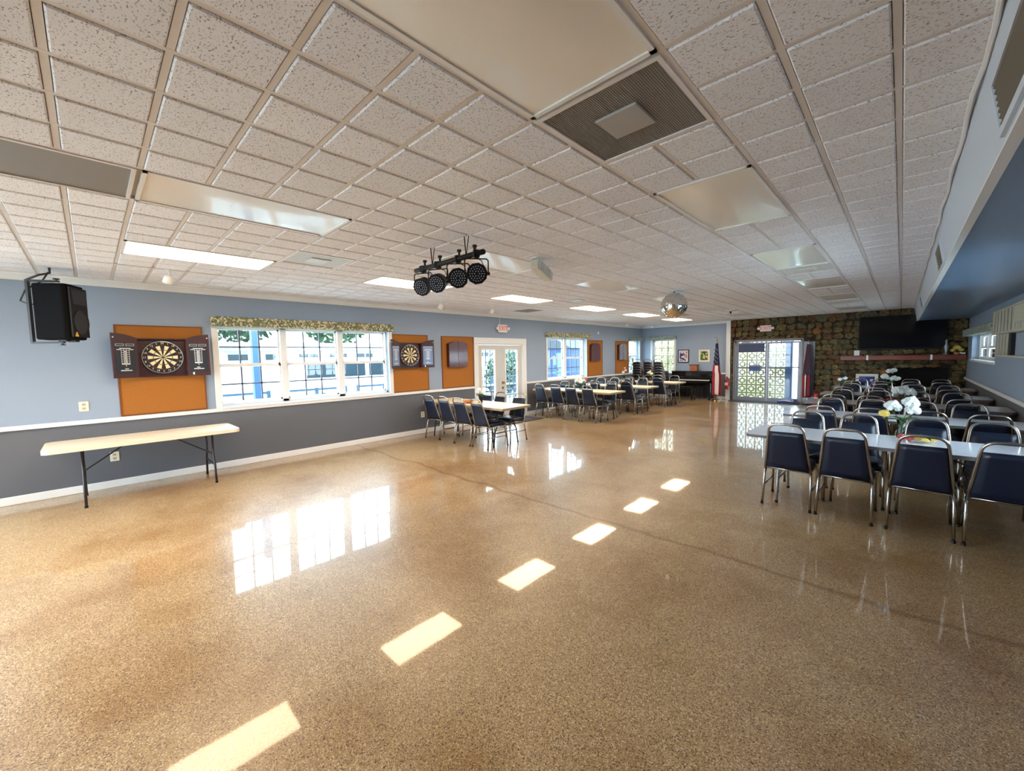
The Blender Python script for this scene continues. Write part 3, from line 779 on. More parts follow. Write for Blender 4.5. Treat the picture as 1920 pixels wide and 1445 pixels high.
def dartboard(y,z,label,x):
    t=thing('dartboard',label,'dartboard',(x,y,z),0,'dartboards')
    mb=MB(); n=20
    mb.cyl((0,0,0),(.035,0,0),.2255,n=60); d=mb.build('board',DBM[0],t)
    rings=[(.016,.099,0),(.099,.107,1),(.107,.162,0),(.162,.170,1)]
    mb=MB()
    def P(r,a): return (.036,r*math.sin(a),r*math.cos(a))    # +y is to the right when seen from +x
    for i in range(n):
        a0=(i-.5)*2*math.pi/n; a1=(i+.5)*2*math.pi/n
        for r0,r1,kind in rings:
            mb.cur=(0 if i%2==0 else 1) if kind==0 else (2 if i%2==0 else 3)
            k=3; V=[];F=[]
            for q in range(k+1):
                a=a0+(a1-a0)*q/k; V+= [P(r0,a),P(r1,a)]
            for q in range(k): F.append([2*q,2*q+2,2*q+3,2*q+1])
            mb.add(V,F)
    mb.build('segments',DBM,d)
    mb=MB(); mb.cyl((.0345,0,0),(.038,0,0),.0159,n=16); mb.build('outer_bull',DBM[3],d); mb=MB(); mb.cyl((.0345,0,0),(.040,0,0),.0065,n=12); mb.build('bullseye',DBM[2],d)
    WIRE=mat('wire_silver',(.75,.75,.72,1),.3,metal=.8)
    mb=MB(); mb.tube([(.036,.221*math.sin(a),.221*math.cos(a)) for a in [2*math.pi*i/48 for i in range(48)]],.0035,5,closed=True); mb.build('number_ring_wire',WIRE,t)
    for i,nm in enumerate(NUM):
        a=i*2*math.pi/n; o=link('number',text_mesh(str(nm),.036,WHITE,.001),t,(.038,.196*math.sin(a),.196*math.cos(a)))
        o.rotation_euler=Matrix(((0,0,1),(1,0,0),(0,1,0))).to_euler()
    return t
def cab_profile(w,h,arch,n=8,half=None):
    """arched-top outline from -w..w; half: 0 left door, 1 right door"""
    u0,u1=-w,w
    pts=[(u0,0),(u1,0)]
    for i in range(n+1):
        u=u1+(u0-u1)*i/n; pts.append((u,h+arch*(1-(u/w)**2)))
    return pts
def door_poly(w,h,arch,side,n=8):
    # door covers half width; outline in coordinates from hinge (0) to centre (w)
    pts=[(0,0),(w,0)]
    for i in range(n+1):
        s=w*(1-i/n); u=1-s/w; pts.append((s,h+arch*(1-u*u)))
    return pts
SCORE=mat('score_slate',(.012,.014,.022,1),.35,coat=.3); CHALK=mat('chalk_white',srgb(214,216,218),.8)
SCOREB=mat('blue_white_dry_erase',srgb(120,146,190),.25,coat=.5)
def dart_cabinet_open(yc,z0,label,m_score,m_marks,x=XL+.02,aL=22,aR=22):
    t=thing('dart_cabinet',label,'dart cabinet',(x,yc,z0),0,'dart cabinets'); w,h,arch,dp=.27,.535,.06,.07
    b=MB(); b.box((0,-w,0),(.012,w,h)); b.build('back_panel',MAHOG,t)
    b=MB(); b.box((.012,-w,0),(dp,-w+.016,h)).box((.012,w-.016,0),(dp,w,h)).box((.012,-w+.016,0),(dp,w-.016,.016)).box((.012,-w+.016,h-.016),(dp,w-.016,h)); b.build('case_sides',MAHOG,t)
    for s,ang in ((-1,aL),(1,aR)):
        hinge=link('door',None,t,(dp,s*w,0)); 
        a=math.radians(ang)
        # door extends outward from hinge along s*y tilted towards +x
        uy=Vector((math.sin(a),s*math.cos(a),0)); nrm=Vector((math.cos(a),-s*math.sin(a),0))
        poly=door_poly(w,h,arch,s); mb=MB(); mb.prism(poly,(0,0,0),uy,(0,0,1),nrm*.018)
        dm=mb.mesh('door',MAHOG); hinge.data=None
        col.objects.unlink(hinge); bpy.data.objects.remove(hinge)
        d=link('door',dm,t,(dp,s*w,0))
        def Q(u,z,o): v=uy*u+nrm*(.018+o); return (v.x,v.y,z)
        def quad(mb,u0,u1,z0,z1,o): 
            mb.add([Q(u0,z0,o),Q(u1,z0,o),Q(u1,z1,o),Q(u0,z1,o)],[(0,1,2,3) if s<0 else (3,2,1,0)])
        mb=MB(); mb.prism([(.03,.06),(w-.03,.06),(w-.03,.46),(.03,.46)],Vector((nrm.x*.018,nrm.y*.018,0)),uy,(0,0,1),nrm*.004); mb.build('score_board',m_score,d)
        mk=MB()
        for (u0,u1) in ((.035,.125),(.145,.235)):
            for q in ((u0,u1,.425,.429),(u0,u1,.450,.454),(u0,u0+.004,.425,.454),(u1-.004,u1,.425,.454)): quad(mk,*q,.006)
        c=.135
        quad(mk,c-.06,c+.06,.385,.397,.006); quad(mk,.045,.085,.372,.382,.006); quad(mk,.185,.225,.372,.382,.006)
        for u in (c-.044,c-.016,c+.014,c+.040): quad(mk,u,u+.005,.19,.385,.006)
        for j in range(7): quad(mk,c-.044,c+.044,.195+j*.028,.199+j*.028,.006)
        for j in range(6): quad(mk,c-.010,c+.010,.204+j*.028,.218+j*.028,.006)
        quad(mk,c-.045,c+.045,.178,.192,.006); quad(mk,c-.003,c+.003,.150,.178,.006); quad(mk,c-.025,c+.015,.115,.126,.006); quad(mk,c-.06,c+.06,.093,.106,.006)
        mk.build('score_markings',m_marks,d)
        k=MB(); c_=Q(w-.02,h+.005,0); k.ball(c_,.010,8,6); k.build('catch',CHALK,d)
        for zz in (.1,.42):
            k=MB(); k.cyl((0,0,zz-.02),(0,0,zz+.02),.006,n=8); k.build('hinge',mat('hinge_brass',(.3,.22,.12,1),.4,metal=1),d)
        if s>0: k=MB(); k.prism([(.06,.015),(.078,.015),(.078,.05),(.06,.05)],Vector((nrm.x*.018,nrm.y*.018,0)),uy,(0,0,1),nrm*.01); k.build('price_tag',WHITE,d)
    return t
dart_cabinet_open(.725,1.465,'open dark mahogany dart cabinet with black score doors, nearest the loudspeaker',SCORE,CHALK)
dartboard(.725,1.735,'round black and cream dartboard in the cabinet nearest the loudspeaker',XL+.035)
dart_cabinet_open(4.72,1.45,'open dark dart cabinet with bluish score doors, right beside triple window',SCOREB,CHALK)
dartboard(4.72,1.72,'round black and cream dartboard in cabinet right beside the triple window',XL+.035)
def dart_cabinet_closed(yc,z0,label):
    t=thing('dart_cabinet',label,'dart cabinet',(XL+.02,yc,z0),0,'dart cabinets'); w,h,arch=.27,.535,.06
    P_=[(-w,0),(w,0),(w,h)]+[(w-2*w*i/10,h+arch*(1-(1-2*i/10)**2)) for i in range(1,10)]+[(-w,h)]
    MB().prism(P_,(0,0,0),(0,1,0),(0,0,1),(.075,0,0)).build('case',MAHOG,t)
    for s in (-1,1):
        poly=[(s*.004,0),(s*w,0)]+[(s*(w+(.004-w)*i/6),h+arch*(1-((w+(.004-w)*i/6)/w)**2)) for i in range(7)]
        d=MB().prism(poly,(.077,0,0),(0,1,0),(0,0,1),(.016,0,0)).build('door',mat('mahogany_door',srgb(84,48,56),.3,coat=.3),t)
        MB().ball((.098,s*.03,.25),.008,8,6).build('knob',mat('hinge_brass'),d)
    return t
dart_cabinet_closed(5.99,1.44,'closed arched mahogany dart cabinet beside the french doors')
dart_cabinet_closed(11.93,1.455,'closed arched mahogany dart cabinet next to window past french doors')
dart_cabinet_closed(13.76,1.455,'closed arched mahogany dart cabinet beside the corner window')
def outlet(loc,label,axis='x'):
    t=thing('wall_outlet',label,'outlet',loc,0 if axis=='x' else -math.pi/2)
    MB().rbox((0,-.045,-.062),(.008,.045,.062),.003).build('cover_plate',OUTLET,t)
    for z in (-.026,.026): 
        k=MB().rbox((.006,-.018,z-.016),(.011,.018,z+.016),.004).build('socket',mat('socket_beige',srgb(190,178,150),.5),t)
        MB().box((.0105,-.008,z-.006),(.0115,-.005,z+.006)).box((.0105,.005,z-.006),(.0115,.008,z+.006)).build('slot',BLACK,k)
outlet((XL,-.085,1.115),'ivory wall outlet on the blue wall near the loudspeaker')
outlet((XL,.155,.415),'ivory wall outlet behind the long white folding table')
outlet((XL,5.025,.415),'ivory wall outlet below cork board beside the first dining chair')

# ------------------------------------------------------------------ chairs
def make_chair():
    t=thing('banquet_chair','chair','chair')
    # seat
    V=[];F=[]; nx,ny=8,8; 
    mb=MB(); w0,w1=.195,.205; ya,yb=-.20,.235
    top=[];bot=[]
    for j in range(ny+1):
        for i in range(nx+1):
            u,v=i/nx*2-1,j/ny*2-1
            su=math.copysign(1-(1-abs(u))**1.0,u); 
            w=w0+(w1-w0)*(v+1)/2; rr=1-.06*(abs(u*v))**4
            x=u*w*rr; y=(ya+yb)/2+v*(yb-ya)/2*rr
            edge=max(abs(u),abs(v)); z=.478-.028*max(0,(edge-.55)/.45)**2.2-(.02*max(0,v-.5)**2)
            top.append((x,y,z)); bot.append((x*.985,y*.985,.405))
    n=len(top); 
    for j in range(ny):
        for i in range(nx):
            a=j*(nx+1)+i; F.append([a,a+1,a+nx+2,a+nx+1]); F.append([n+a,n+a+nx+1,n+a+nx+2,n+a+1])
    loop=[i for i in range(nx+1)]+[j*(nx+1)+nx for j in range(1,ny+1)]+[ny*(nx+1)+i for i in range(nx-1,-1,-1)]+[j*(nx+1) for j in range(ny-1,0,-1)]
    for q in range(len(loop)):
        a,b=loop[q],loop[(q+1)%len(loop)]; F.append([a,n+a,n+b,b])
    mb.add(top+bot,F); mb.build('seat',NAVY,t,True)
    # back pad, trapezoid leaning back
    def bk(z): return -.185-(z-.40)*.30      # y of back plane at height z
    mb=MB(); top=[];bot=[];F=[]; nx,nz=6,8; z0,z1=.415,.815
    for j in range(nz+1):
        for i in range(nx+1):
            u,v=i/nx*2-1,j/nz; z=z0+(z1-z0)*v; w=.188+(.143-.188)*v
            pf=.016*(1-max(abs(u),abs(2*v-1))**6)
            x=u*w; y=bk(z)
            top.append((x,y+.010+pf,z)); bot.append((x,y-.010-pf*.35,z))
    n=len(top)
    for j in range(nz):
        for i in range(nx):
            a=j*(nx+1)+i; F.append([a+nx+1,a+nx+2,a+1,a]); F.append([n+a,n+a+1,n+a+nx+2,n+a+nx+1])
    loop=[i for i in range(nx+1)]+[j*(nx+1)+nx for j in range(1,nz+1)]+[nz*(nx+1)+i for i in range(nx-1,-1,-1)]+[j*(nx+1) for j in range(nz-1,0,-1)]
    for q in range(len(loop)):
        a,b=loop[q],loop[(q+1)%len(loop)]; F.append([a,b,n+b,n+a])
    mb.add(top+bot,F); mb.build('back_pad',NAVY,t,True)
    # back frame hoop
    P=[]
    for z in (.385,.50,.62,.74,.81): P.append((-(.205-(z-.385)*.115),bk(z),z))
    for i in range(1,6):
        a=i/6*math.pi/2; P.append((-.153+.075*(1-math.cos(a)),bk(.815+.083*math.sin(a)),.815+.083*math.sin(a)))
    P.append((-.07,bk(.90),.90))
    P=P+[(0,bk(.903),.903)]+[(-x,y,z) for x,y,z in P[::-1]]
    MB().tube(P,.0125,8).build('back_frame',CHROME,t,True)
    # seat frame
    P=[(-.195,-.18,.395),(-.20,.16,.395),(-.19,.215,.395),(-.15,.225,.395),(.15,.225,.395),(.19,.215,.395),(.20,.16,.395),(.195,-.18,.395)]
    MB().tube(P,.011,8,closed=True).build('seat_frame',CHROME,t,True)
    for s in (-1,1):
        for P in ([(s*.200,.17,.40),(s*.200,.205,.375),(s*.205,.222,.33),(s*.212,.25,.012)],[(s*.198,-.165,.40),(s*.205,-.19,.33),(s*.212,-.25,.012)]):
            l=MB().tube(P,.0125,8).build('leg',CHROME,t,True)
            q=P[-1]; MB().cyl((q[0],q[1],0),(q[0],q[1],.022),.015,.0145,8).build('foot_glide',BLACK,l)
        MB().tube([(s*.209,.235,.20),(s*.209,-.22,.20)],.008,6).build('stretcher',CHROME,t,True)
    return t
chair0=make_chair(); used=[False]
def chair(x,y,rz,label,group,z=0.0):
    c=chair0 if not used[0] else copy_tree(chair0); used[0]=True
    c.location=(x,y,z); c.rotation_euler=(0,0,rz); c['label']=label; c['category']='chair'; c['group']=group
    return c
# ------------------------------------------------------------------ folding tables
def round_rect(w,h,r,n=5):
    P=[]
    for cx,cy,a0 in ((w-r,h-r,0),(-w+r,h-r,90),(-w+r,-h+r,180),(w-r,-h+r,270)):
        for i in range(n+1): a=math.radians(a0+90*i/n); P.append((cx+r*math.cos(a),cy+r*math.sin(a)))
    return P
def folding_table(loc,rz,L,W,h,label,topm,edgem,legm,corner=.03,group='folding tables',thick=.022,splay=0.0):
    t=thing('folding_table',label,'table',loc,rz,group); l,w=L/2,W/2
    MB().prism(round_rect(l,w,corner),(0,0,h-.012),(1,0,0),(0,1,0),(0,0,.012)).build('table_top',topm,t)
    MB().prism(round_rect(l+.003,w+.003,corner),(0,0,h-.012-thick),(1,0,0),(0,1,0),(0,0,thick+.010)).build('edge_band',edgem,t)
    for s in (-1,1):
        X=s*(l-.30); zt=h-.012-thick
        lf=link('leg_frame',MB().tube([(X,-w+.13,zt-.02),(X,w-.13,zt-.02)],.013,8).mesh('leg_frame',legm),t)
        for q in (-1,1):
            P=[(X,q*(w-.16),zt),(X,q*(w-.16),zt*.55),(X+s*splay*.3,q*(w-.10),zt*.40),(X+s*splay,q*(w-.06),.012)]
            g_=MB().tube(P,.0135,8).build('leg',legm,lf,True); MB().cyl((P[-1][0],P[-1][1],0),(P[-1][0],P[-1][1],.025),.016,n=8).build('foot_cap',BLACK,lf)
        MB().tube([(X,-w+.12,zt*.36),(X,w-.12,zt*.36)],.010,8).build('crossbar',legm,lf)
        MB().tube([(X,0,zt*.55),(s*.12*l+s*.1,0,zt-.01)],.009,8).build('brace',legm,t); MB().tube([(X,-w+.16,zt*.55),(X,w-.16,zt*.55)],.009,8).build('brace_bar',legm,t)
    return t
LEGB=mat('black_steel_tube',(.02,.02,.022,1),.35,metal=.3); LEGG=mat('grey_steel_tube',(.34,.34,.33,1),.35,metal=.7)
# rows on the right (perpendicular to right wall); fireplace row = first
RT=[5.07,7.02,8.86,10.76,12.98]
rx=[-.835,-.345,.165,.645]
J=random.Random(11)
for i,yn in enumerate(RT):
    nm=ORD[4-i]
    folding_table((-.03,yn+.38,0),0,2.42,.76,.74,f'pale grey folding table at right wall, {nm} from the fireplace',LAMIN,EDGE,LEGG,corner=.06,group='tables along the right wall')
    for side in (0,1):
        for j,x in enumerate(rx):
            wallord=ORD[3-j]
            sd='side away from fireplace' if side==0 else 'fireplace side'
            lab=f'navy banquet chair {wallord} from right wall, {sd} of {nm} table from fireplace'
            xx=x+(.05 if side else 0)+(.08 if i==1 and side==0 else 0)+J.uniform(-.02,.02)
            yy=(yn+.16) if side==0 else (yn+.76-.05+.0)
            rz=(0 if side==0 else math.pi)+J.uniform(-.06,.06)
            if i==0 and side==0: xx=[-.835,-.36,.165,.64][j]; rz=[.0,-.02,-.02,.0][j]; yy=yn+.16
            chair(xx,yy+J.uniform(-.015,.015),rz,lab,'chairs along the right wall tables')
# rows on the left (perpendicular to window wall)
LT=[(-6.23,5.33,'cream topped folding table by the french doors'),(-6.20,8.92,'cream topped folding table past the french doors, third from piano'),(-6.18,10.80,'cream topped folding table second from the piano'),(-6.2,12.88,'cream topped folding table closest to the piano')]
for x,y,lab in LT: folding_table((x,y,0),0,2.44,.76,.74,lab,CREAM,mat('tan_edge',srgb(168,142,110),.5),LEGB,corner=.02,group='tables along the window wall',thick=.03)
tn=['french door table','third table from piano','second table from piano','table closest to piano']
def leftrow(ti,side,xs,y):
    for j,x in enumerate(xs):
        sd='piano side' if side else 'side away from piano'
        chair(x,y+J.uniform(-.02,.02),(math.pi if side else 0)+J.uniform(-.08,.08),f'navy banquet chair {ORD[j]} from window wall, {sd} of {tn[ti]}','chairs along the window wall tables')
leftrow(0,0,[-6.92,-6.43,-5.96,-5.45],5.05)
leftrow(0,1,[-6.47,-6.08,-5.52],5.66)
leftrow(1,0,[-7.02,-6.49,-5.99,-5.49],8.68)
leftrow(1,1,[-7.05,-6.58,-6.10,-5.55],9.24)
leftrow(2,0,[-6.95,-6.42,-5.90],10.52)
leftrow(2,1,[-7.12,-6.62,-6.15,-5.66],11.36)
leftrow(3,0,[-6.95,-6.42,-5.95],12.52)
leftrow(3,1,[-6.95,-6.45,-5.52],13.38)
for k in range(2):
    chair(-5.43,10.46,0,f'navy banquet chair, {"upper" if k else "lower"} of two stacked at end of {tn[2]}','stacked pairs of chairs',z=k*.085)
    chair(-5.43,12.46,0,f'navy banquet chair, {"upper" if k else "lower"} of two stacked at end of {tn[3]}','stacked pairs of chairs',z=k*.085)
for i,(x,y) in enumerate(((-7.12,14.48),(-6.70,14.48),(-6.30,14.46))):
    nmx=['tall stack nearest the window wall','middle tall stack by the corner windows','tall stack beside the piano'][i]
    for k in range(7):
        chair(x,y-k*.012,math.pi*0+.05,f'navy banquet chair, {ORD[k]} from the floor in {nmx}','tall corner stacks of chairs',z=k*.092)
# long table against the left wall
folding_table((-7.06,.49,0),math.pi/2,1.84,.76,.72,'long off white plastic folding table standing alone against the grey wall',CREAM,CREAM,LEGB,corner=.07,group='folding tables',thick=.034)

# ------------------------------------------------------------------ flowers on tables
def bouquet(loc,label,vase_h,vase_r,heads,m_vase=VASEGLASS,nleaf=7,spread=.12):
    t=thing('flower_vase',label,'flowers',loc)
    MB().lathe([(0,.002),(vase_r*.8,.002),(vase_r*.85,.01),(vase_r*.7,vase_h*.45),(vase_r,vase_h),(vase_r*.92,vase_h),(vase_r*.62,vase_h*.45),(vase_r*.72,.02),(0,.02)],n=18).build('vase',m_vase,t,True)
    for (dx,dy,dz,r,m_) in heads:
        MB().tube([(0,0,.02),(dx*.2,dy*.2,vase_h),(dx,dy,dz-r*.5)],.003,5).build('stem',LEAF,t)
        flower(t,'flower_head',(dx,dy,dz),r,m_,46 if r>.05 else 24)
    for i in range(nleaf):
        a=i*2.4; leaf(t,(0,0,vase_h*.95),(math.cos(a),math.sin(a),R.uniform(.1,.8)),R.uniform(.10,.17),.028)
    return t
bouquet((.02,5.72,.74),'tall clear vase of white hydrangeas and one yellow bloom, on table farthest from fireplace',.19,.038,[(-.07,-.02,.32,.072,PETAL),(.06,.05,.36,.070,PETAL),(.08,-.04,.29,.062,PETAL),(-.13,-.05,.25,.045,YELLOW)])
bouquet((.05,9.30,.74),'short glass bowl of white hydrangeas on middle right wall table',.10,.06,[(-.08,0,.21,.085,PETAL),(.07,.02,.19,.085,PETAL),(0,.08,.23,.08,PETAL)])
bouquet((-.16,10.95,.74),'slim tall vase of white roses on the second right wall table from fireplace',.24,.03,[(-.07,0,.36,.07,PETAL),(.06,.0,.33,.065,PETAL),(.0,.02,.47,.06,PETAL),(.06,.03,.50,.05,PETAL),(.12,0,.34,.045,PETAL)],nleaf=4)
bouquet((-1.08,13.35,.74),'black and white flower arrangement at the end of the table nearest fireplace',.08,.05,[(-.05,0,.17,.05,PETAL),(.05,.02,.2,.05,PETAL),(.0,.0,.25,.06,mat('black_petal',(.02,.015,.02,1),.6))],m_vase=BLACK,nleaf=4)
g_=thing('flower_wreath','low dark red flower wreath lying on the middle right wall table','flowers',(-.14,9.42,.74))
for i in range(8): flower(g_,'flower_head',(.11*math.cos(i*.785),.08*math.sin(i*.785),.04),.035,[DRED,DRED,PINK][i%3],20)
g_=thing('flower_posy','small red and yellow flower posy lying on table farthest from the fireplace','flowers',(.16,5.55,.74))
for i,(dx,dy,m_) in enumerate(((-.13,.03,PINK),(-.08,-.01,PINK),(-.02,.02,YELLOW),(.04,-.01,YELLOW),(.08,.02,YELLOW),(-.05,.05,PINK))): flower(g_,'flower_head',(dx,dy,.038),.034,m_,20)
for i in range(5): leaf(g_,(0,0,.06),(math.cos(i*1.3),math.sin(i*1.3),.15),.14,.025)
bouquet((-6.10,5.42,.74),'white flowers in a dark vase on the table by the french doors',.15,.05,[(-.04,0,.23,.05,PETAL),(.07,.02,.22,.045,PETAL),(.02,-.05,.27,.045,PETAL)],m_vase=BLACK,nleaf=9)
o=thing('wooden_bowl','orange brown bowl on the table by the french doors','bowl',(-6.20,5.18,.74)); MB().lathe([(0,0),(.05,0),(.11,.045),(.115,.055),(.10,.055),(.045,.012),(0,.012)],n=20).build('bowl',mat('orange_wood',srgb(196,118,62),.4),o,True)
o=thing('small_dish','small yellow dish beside flower vase on french door table','dish',(-5.83,5.15,.74)); MB().lathe([(0,0),(.03,0),(.06,.025),(.055,.03),(.03,.01),(0,.01)],n=16).build('dish',mat('mustard_glaze',srgb(206,178,96),.3),o,True)
bouquet((-6.05,8.90,.74),'spreading white lily bouquet on the third table from piano',.14,.05,[(-.14,0,.24,.06,PETAL),(-.03,.0,.27,.06,PETAL),(.08,.02,.25,.06,PETAL),(.16,0,.30,.04,PINK),(.03,-.06,.22,.05,PETAL)],nleaf=12)
bouquet((-7.0,12.95,.74),'pale pink and white flowers at wall end of table closest to piano',.16,.035,[(-.03,0,.30,.05,PETAL),(.06,0,.36,.045,mat('blush_petal',srgb(236,200,196),.6)),(.03,0,.44,.035,mat('blush_petal'))],nleaf=5)
bouquet((-6.05,12.95,.74),'cream flowers in slim vase mid way along table closest to piano',.18,.03,[(-.05,0,.28,.055,PETAL),(.05,.0,.26,.05,mat('cream_petal',srgb(240,230,190),.6)),(0,0,.33,.04,mat('cream_petal'))],nleaf=5)

# ------------------------------------------------------------------ piano corner
p=thing('upright_piano','black upright piano against the blue wall','piano',(-5.48,15.16,0))
MB().rbox((-.75,.0,0.06),(.75,.30,.98),.012).build('case',BLACKG,p); MB().rbox((-.77,-.02,.975),(.77,.32,1.005),.006).build('lid',BLACKG,p)
MB().rbox((-.75,-.30,.60),(.75,0,.68),.01).build('key_bed',BLACKG,p); MB().rbox((-.70,-.04,.70),(.70,0,.78),.006).build('fallboard',BLACKG,p)
for s in (-1,1):
    MB().rbox((s*.75,-.30,.60),(s*.69,0,.78),.01).build('key_cheek',BLACKG,p); MB().tube([(s*.70,-.26,.60),(s*.70,-.25,.10)],.03,8).build('leg',BLACKG,p); MB().rbox((s*.75,-.32,0),(s*.66,.30,.08),.01).build('toe_block',BLACKG,p)
for i in range(35):
    x=-.685+i*1.37/35; MB().box((x+.001,-.29,.68),(x+1.37/35-.001,-.13,.70)).build('white_key',WHITE,p)
MB().rbox((-.10,-.03,.05),(.10,0,.10),.004).build('pedal_board',mat('aged_brass'),p)
MB().box((-.45,-.005,.80),(.45,.0,.93)).build('music_desk',BLACKG,p)
b=thing('piano_bench','black piano bench in front of the upright piano','bench',(-5.55,14.55,0)); MB().rbox((-.38,-.17,.43),(.38,.17,.50),.015).build('seat',BLACKG,b)
for sx in (-1,1):
    for sy in (-1,1): MB().cyl((sx*.33,sy*.13,0),(sx*.33,sy*.13,.43),.018,.026,8).build('leg',BLACKG,b)
k=thing('wooden_box','small brown wooden cabinet box on top of the piano','box',(-5.43,15.2,1.005)); WD=mat('honey_wood',srgb(150,84,36),.45,noise=.2,nscale=16)
MB().rbox((-.13,-.08,.0),(.13,.08,.21),.006).build('body',WD,k); MB().rbox((-.15,-.10,.21),(.15,.10,.235),.006).build('lid',mat('dark_wood',srgb(86,46,24),.4),k)
for s in (-1,1): MB().ball((s*.03,-.085,.10),.01,8,6).build('knob',BLACK,k)
ART2=fabric_pattern('pale_blue_print',[srgb(226,232,236),srgb(150,190,214),srgb(40,60,110),srgb(236,238,240),srgb(190,90,90)],16)
ART3=fabric_pattern('green_orange_print',[srgb(40,70,40),srgb(150,110,40),srgb(220,190,60),srgb(70,120,70),srgb(190,200,190)],18)
q=thing('wall_picture','picture in a dark maroon frame above the piano','picture',(-5.925,YF-.002,1.30)); frame_parts(q,.41,.49,.035,mat('maroon_frame',srgb(62,22,36),.4),WHITE,ART2,mw=.03)
q=thing('wall_picture','white framed green landscape print above the piano','picture',(-5.18,YF-.002,1.33)); frame_parts(q,.38,.44,.02,mat('cream_frame',srgb(222,222,200),.5),mat('cream_mat'),ART3,mw=.04)
# american flag, furled
f=thing('flag_on_stand','furled american flag on a pole beside the white post','flag',(-4.51,14.66,0))
MB().lathe([(0,0),(.13,0),(.13,.02),(.06,.05),(.03,.09),(.0,.09)],n=20).build('base',mat('aged_brass'),f,True)
MB().tube([(0,0,.06),(.02,0,2.02)],.013,8).build('pole',mat('honey_wood'),f)
MB().ball((.02,0,2.06),.022,8,6).tube([(.02,0,2.06),(.02,0,2.14),(-.03,0,2.17),(-.05,0,2.14)],.012,6).build('finial',mat('aged_brass'),f)
def drape(t,zs,rad,npl,cols,mats,names,amp=.25,cx=0.0):
    """pleated furled cloth: zs heights, rad(z) mean radius, pleats alternate materials"""
    for (za,zb,mi_fn,nm,mm) in names:
        mb=MB(); n=npl*4; k=10
        for i in range(k+1):
            z=za+(zb-za)*i/k
            for j in range(n):
                a=2*math.pi*j/n; r=rad(z)*(1+amp*math.sin(npl*a+z*1.5))
                mb.v.append((cx(z)+r*math.cos(a)*1.15,r*math.sin(a)*.7,z+ .03*math.sin(3*a)*(1 if i in(0,) else 0)))
        for i in range(k):
            for j in range(n):
                j2=(j+1)%n; mb.f.append([i*n+j,i*n+j2,(i+1)*n+j2,(i+1)*n+j]); mb.mi.append(mi_fn(j))
        mb.f.append(list(range(n))[::-1]); mb.mi.append(mi_fn(0))
        mb.build(nm,mm,t,True)
FR=mat('flag_red',srgb(150,28,48),.8); FW=mat('flag_white',srgb(226,216,214),.8); FN=mat('flag_navy',srgb(24,28,66),.8)
rad=lambda z: .03+.075*max(0,min(1,(1.95-z)/1.2))
cxf=lambda z: .01-.03*(2-z)*.3+.02*(z<1)
drape(f,None,rad,7,None,None,[(.22,1.24,lambda j:(j//4)%2,'striped_field',[FR,FW]),(1.20,1.96,lambda j:0,'star_canton',[FN])],cx=cxf)
def star(mb,c,r):
    V=[]
    for i in range(10):
        a=math.pi/2+i*math.pi/5; rr=r if i%2==0 else r*.4; V.append((c[0]+rr*math.cos(a),c[1],c[2]+rr*math.sin(a)))
    V.append((c[0],c[1]-.004,c[2])); mb.add(V,[(i,(i+1)%10,10) for i in range(10)])
for i in range(13):
    z=1.28+i*.045; x=cxf(z)+[-.04,.03,-.005][i%3]*(1.5-(z-1.28)); mb=MB(); star(mb,(x,-(rad(z)*.92)-.006,z),.018); mb.build('star',FW,f)
# second furled flag by the glass doors
f2=thing('furled_flag','furled red, maroon and grey flag on pole standing right of the glass doors','flag',(-2.06,15.20,0))
MB().lathe([(0,0),(.15,0),(.15,.02),(.05,.05),(.025,.09),(0,.09)],n=18).build('base',BLACK,f2,True); MB().tube([(0,0,.06),(0,0,1.9)],.012,8).build('pole',mat('pole_white',srgb(226,226,230),.3),f2); MB().cyl((0,0,1.9),(0,0,2.0),.022,.002,8).build('finial',mat('aged_brass'),f2)
FT=mat('flag_teal_grey',srgb(52,66,80),.8); FM=mat('flag_maroon',srgb(84,24,44),.8); FD=mat('flag_dark_grey',srgb(48,40,44),.8)
drape(f2,None,lambda z:.03+.06*max(0,min(1,(1.9-z)/1.0)),6,None,None,[(.25,.95,lambda j:2 if j==16 else [0,0,1,0,1,1][j%6],'lower_drape',[FR,FD,FW]),(.9,1.86,lambda j:[0,1,1,0,0,1][j%6],'upper_drape',[FM,FT,FW])],cx=lambda z:0.0)
def extinguisher(loc,label):
    t=thing('fire_extinguisher',label,'fire extinguisher',loc)
    MB().lathe([(0,0),(.06,0),(.065,.02),(.065,.30),(.05,.35),(.02,.37),(0,.37)],n=18).build('cylinder',RED,t,True)
    MB().cyl((0,0,.37),(0,0,.41),.018,n=10).box((-.015,-.09,.41),(.015,.03,.425)).box((-.012,-.08,.435),(.012,.02,.447)).build('valve_handle',BLACK,t)
    MB().tube([(.02,0,.39),(.08,-.01,.37),(.09,-.01,.25),(.075,-.01,.12)],.010,7).build('hose',BLACK,t,True)
    MB().box((-.05,-.067,.14),(.05,-.060,.24)).build('label_plate',mat('label_cream',srgb(226,216,190),.5),t)
extinguisher((-4.37,YF-.145,.37),'red fire extinguisher hung on the white post beside the flag')
extinguisher((-1.84,15.22,0.0),'red fire extinguisher on the floor beside the furled flag')
bl=thing('blue_bundle','crumpled blue and white fabric bundle on the mat at the glass doors','bundle',(-2.60,15.2,.016))
for i in range(5):
    MB().tube([(-.22+.03*i,-.06+.035*i,.025+.012*i),(-.05+.02*i,-.03+.03*i,.05+.012*i),(.08+.03*i,.0+.02*i,.03+.02*i),(.24-.02*i,.03,.025)],.026,7,flat=1.0).build('fold',[mat('royal_blue_cloth',srgb(40,62,150),.8),WHITE,NAVYP,WHITE,mat('royal_blue_cloth')][i],bl,True)

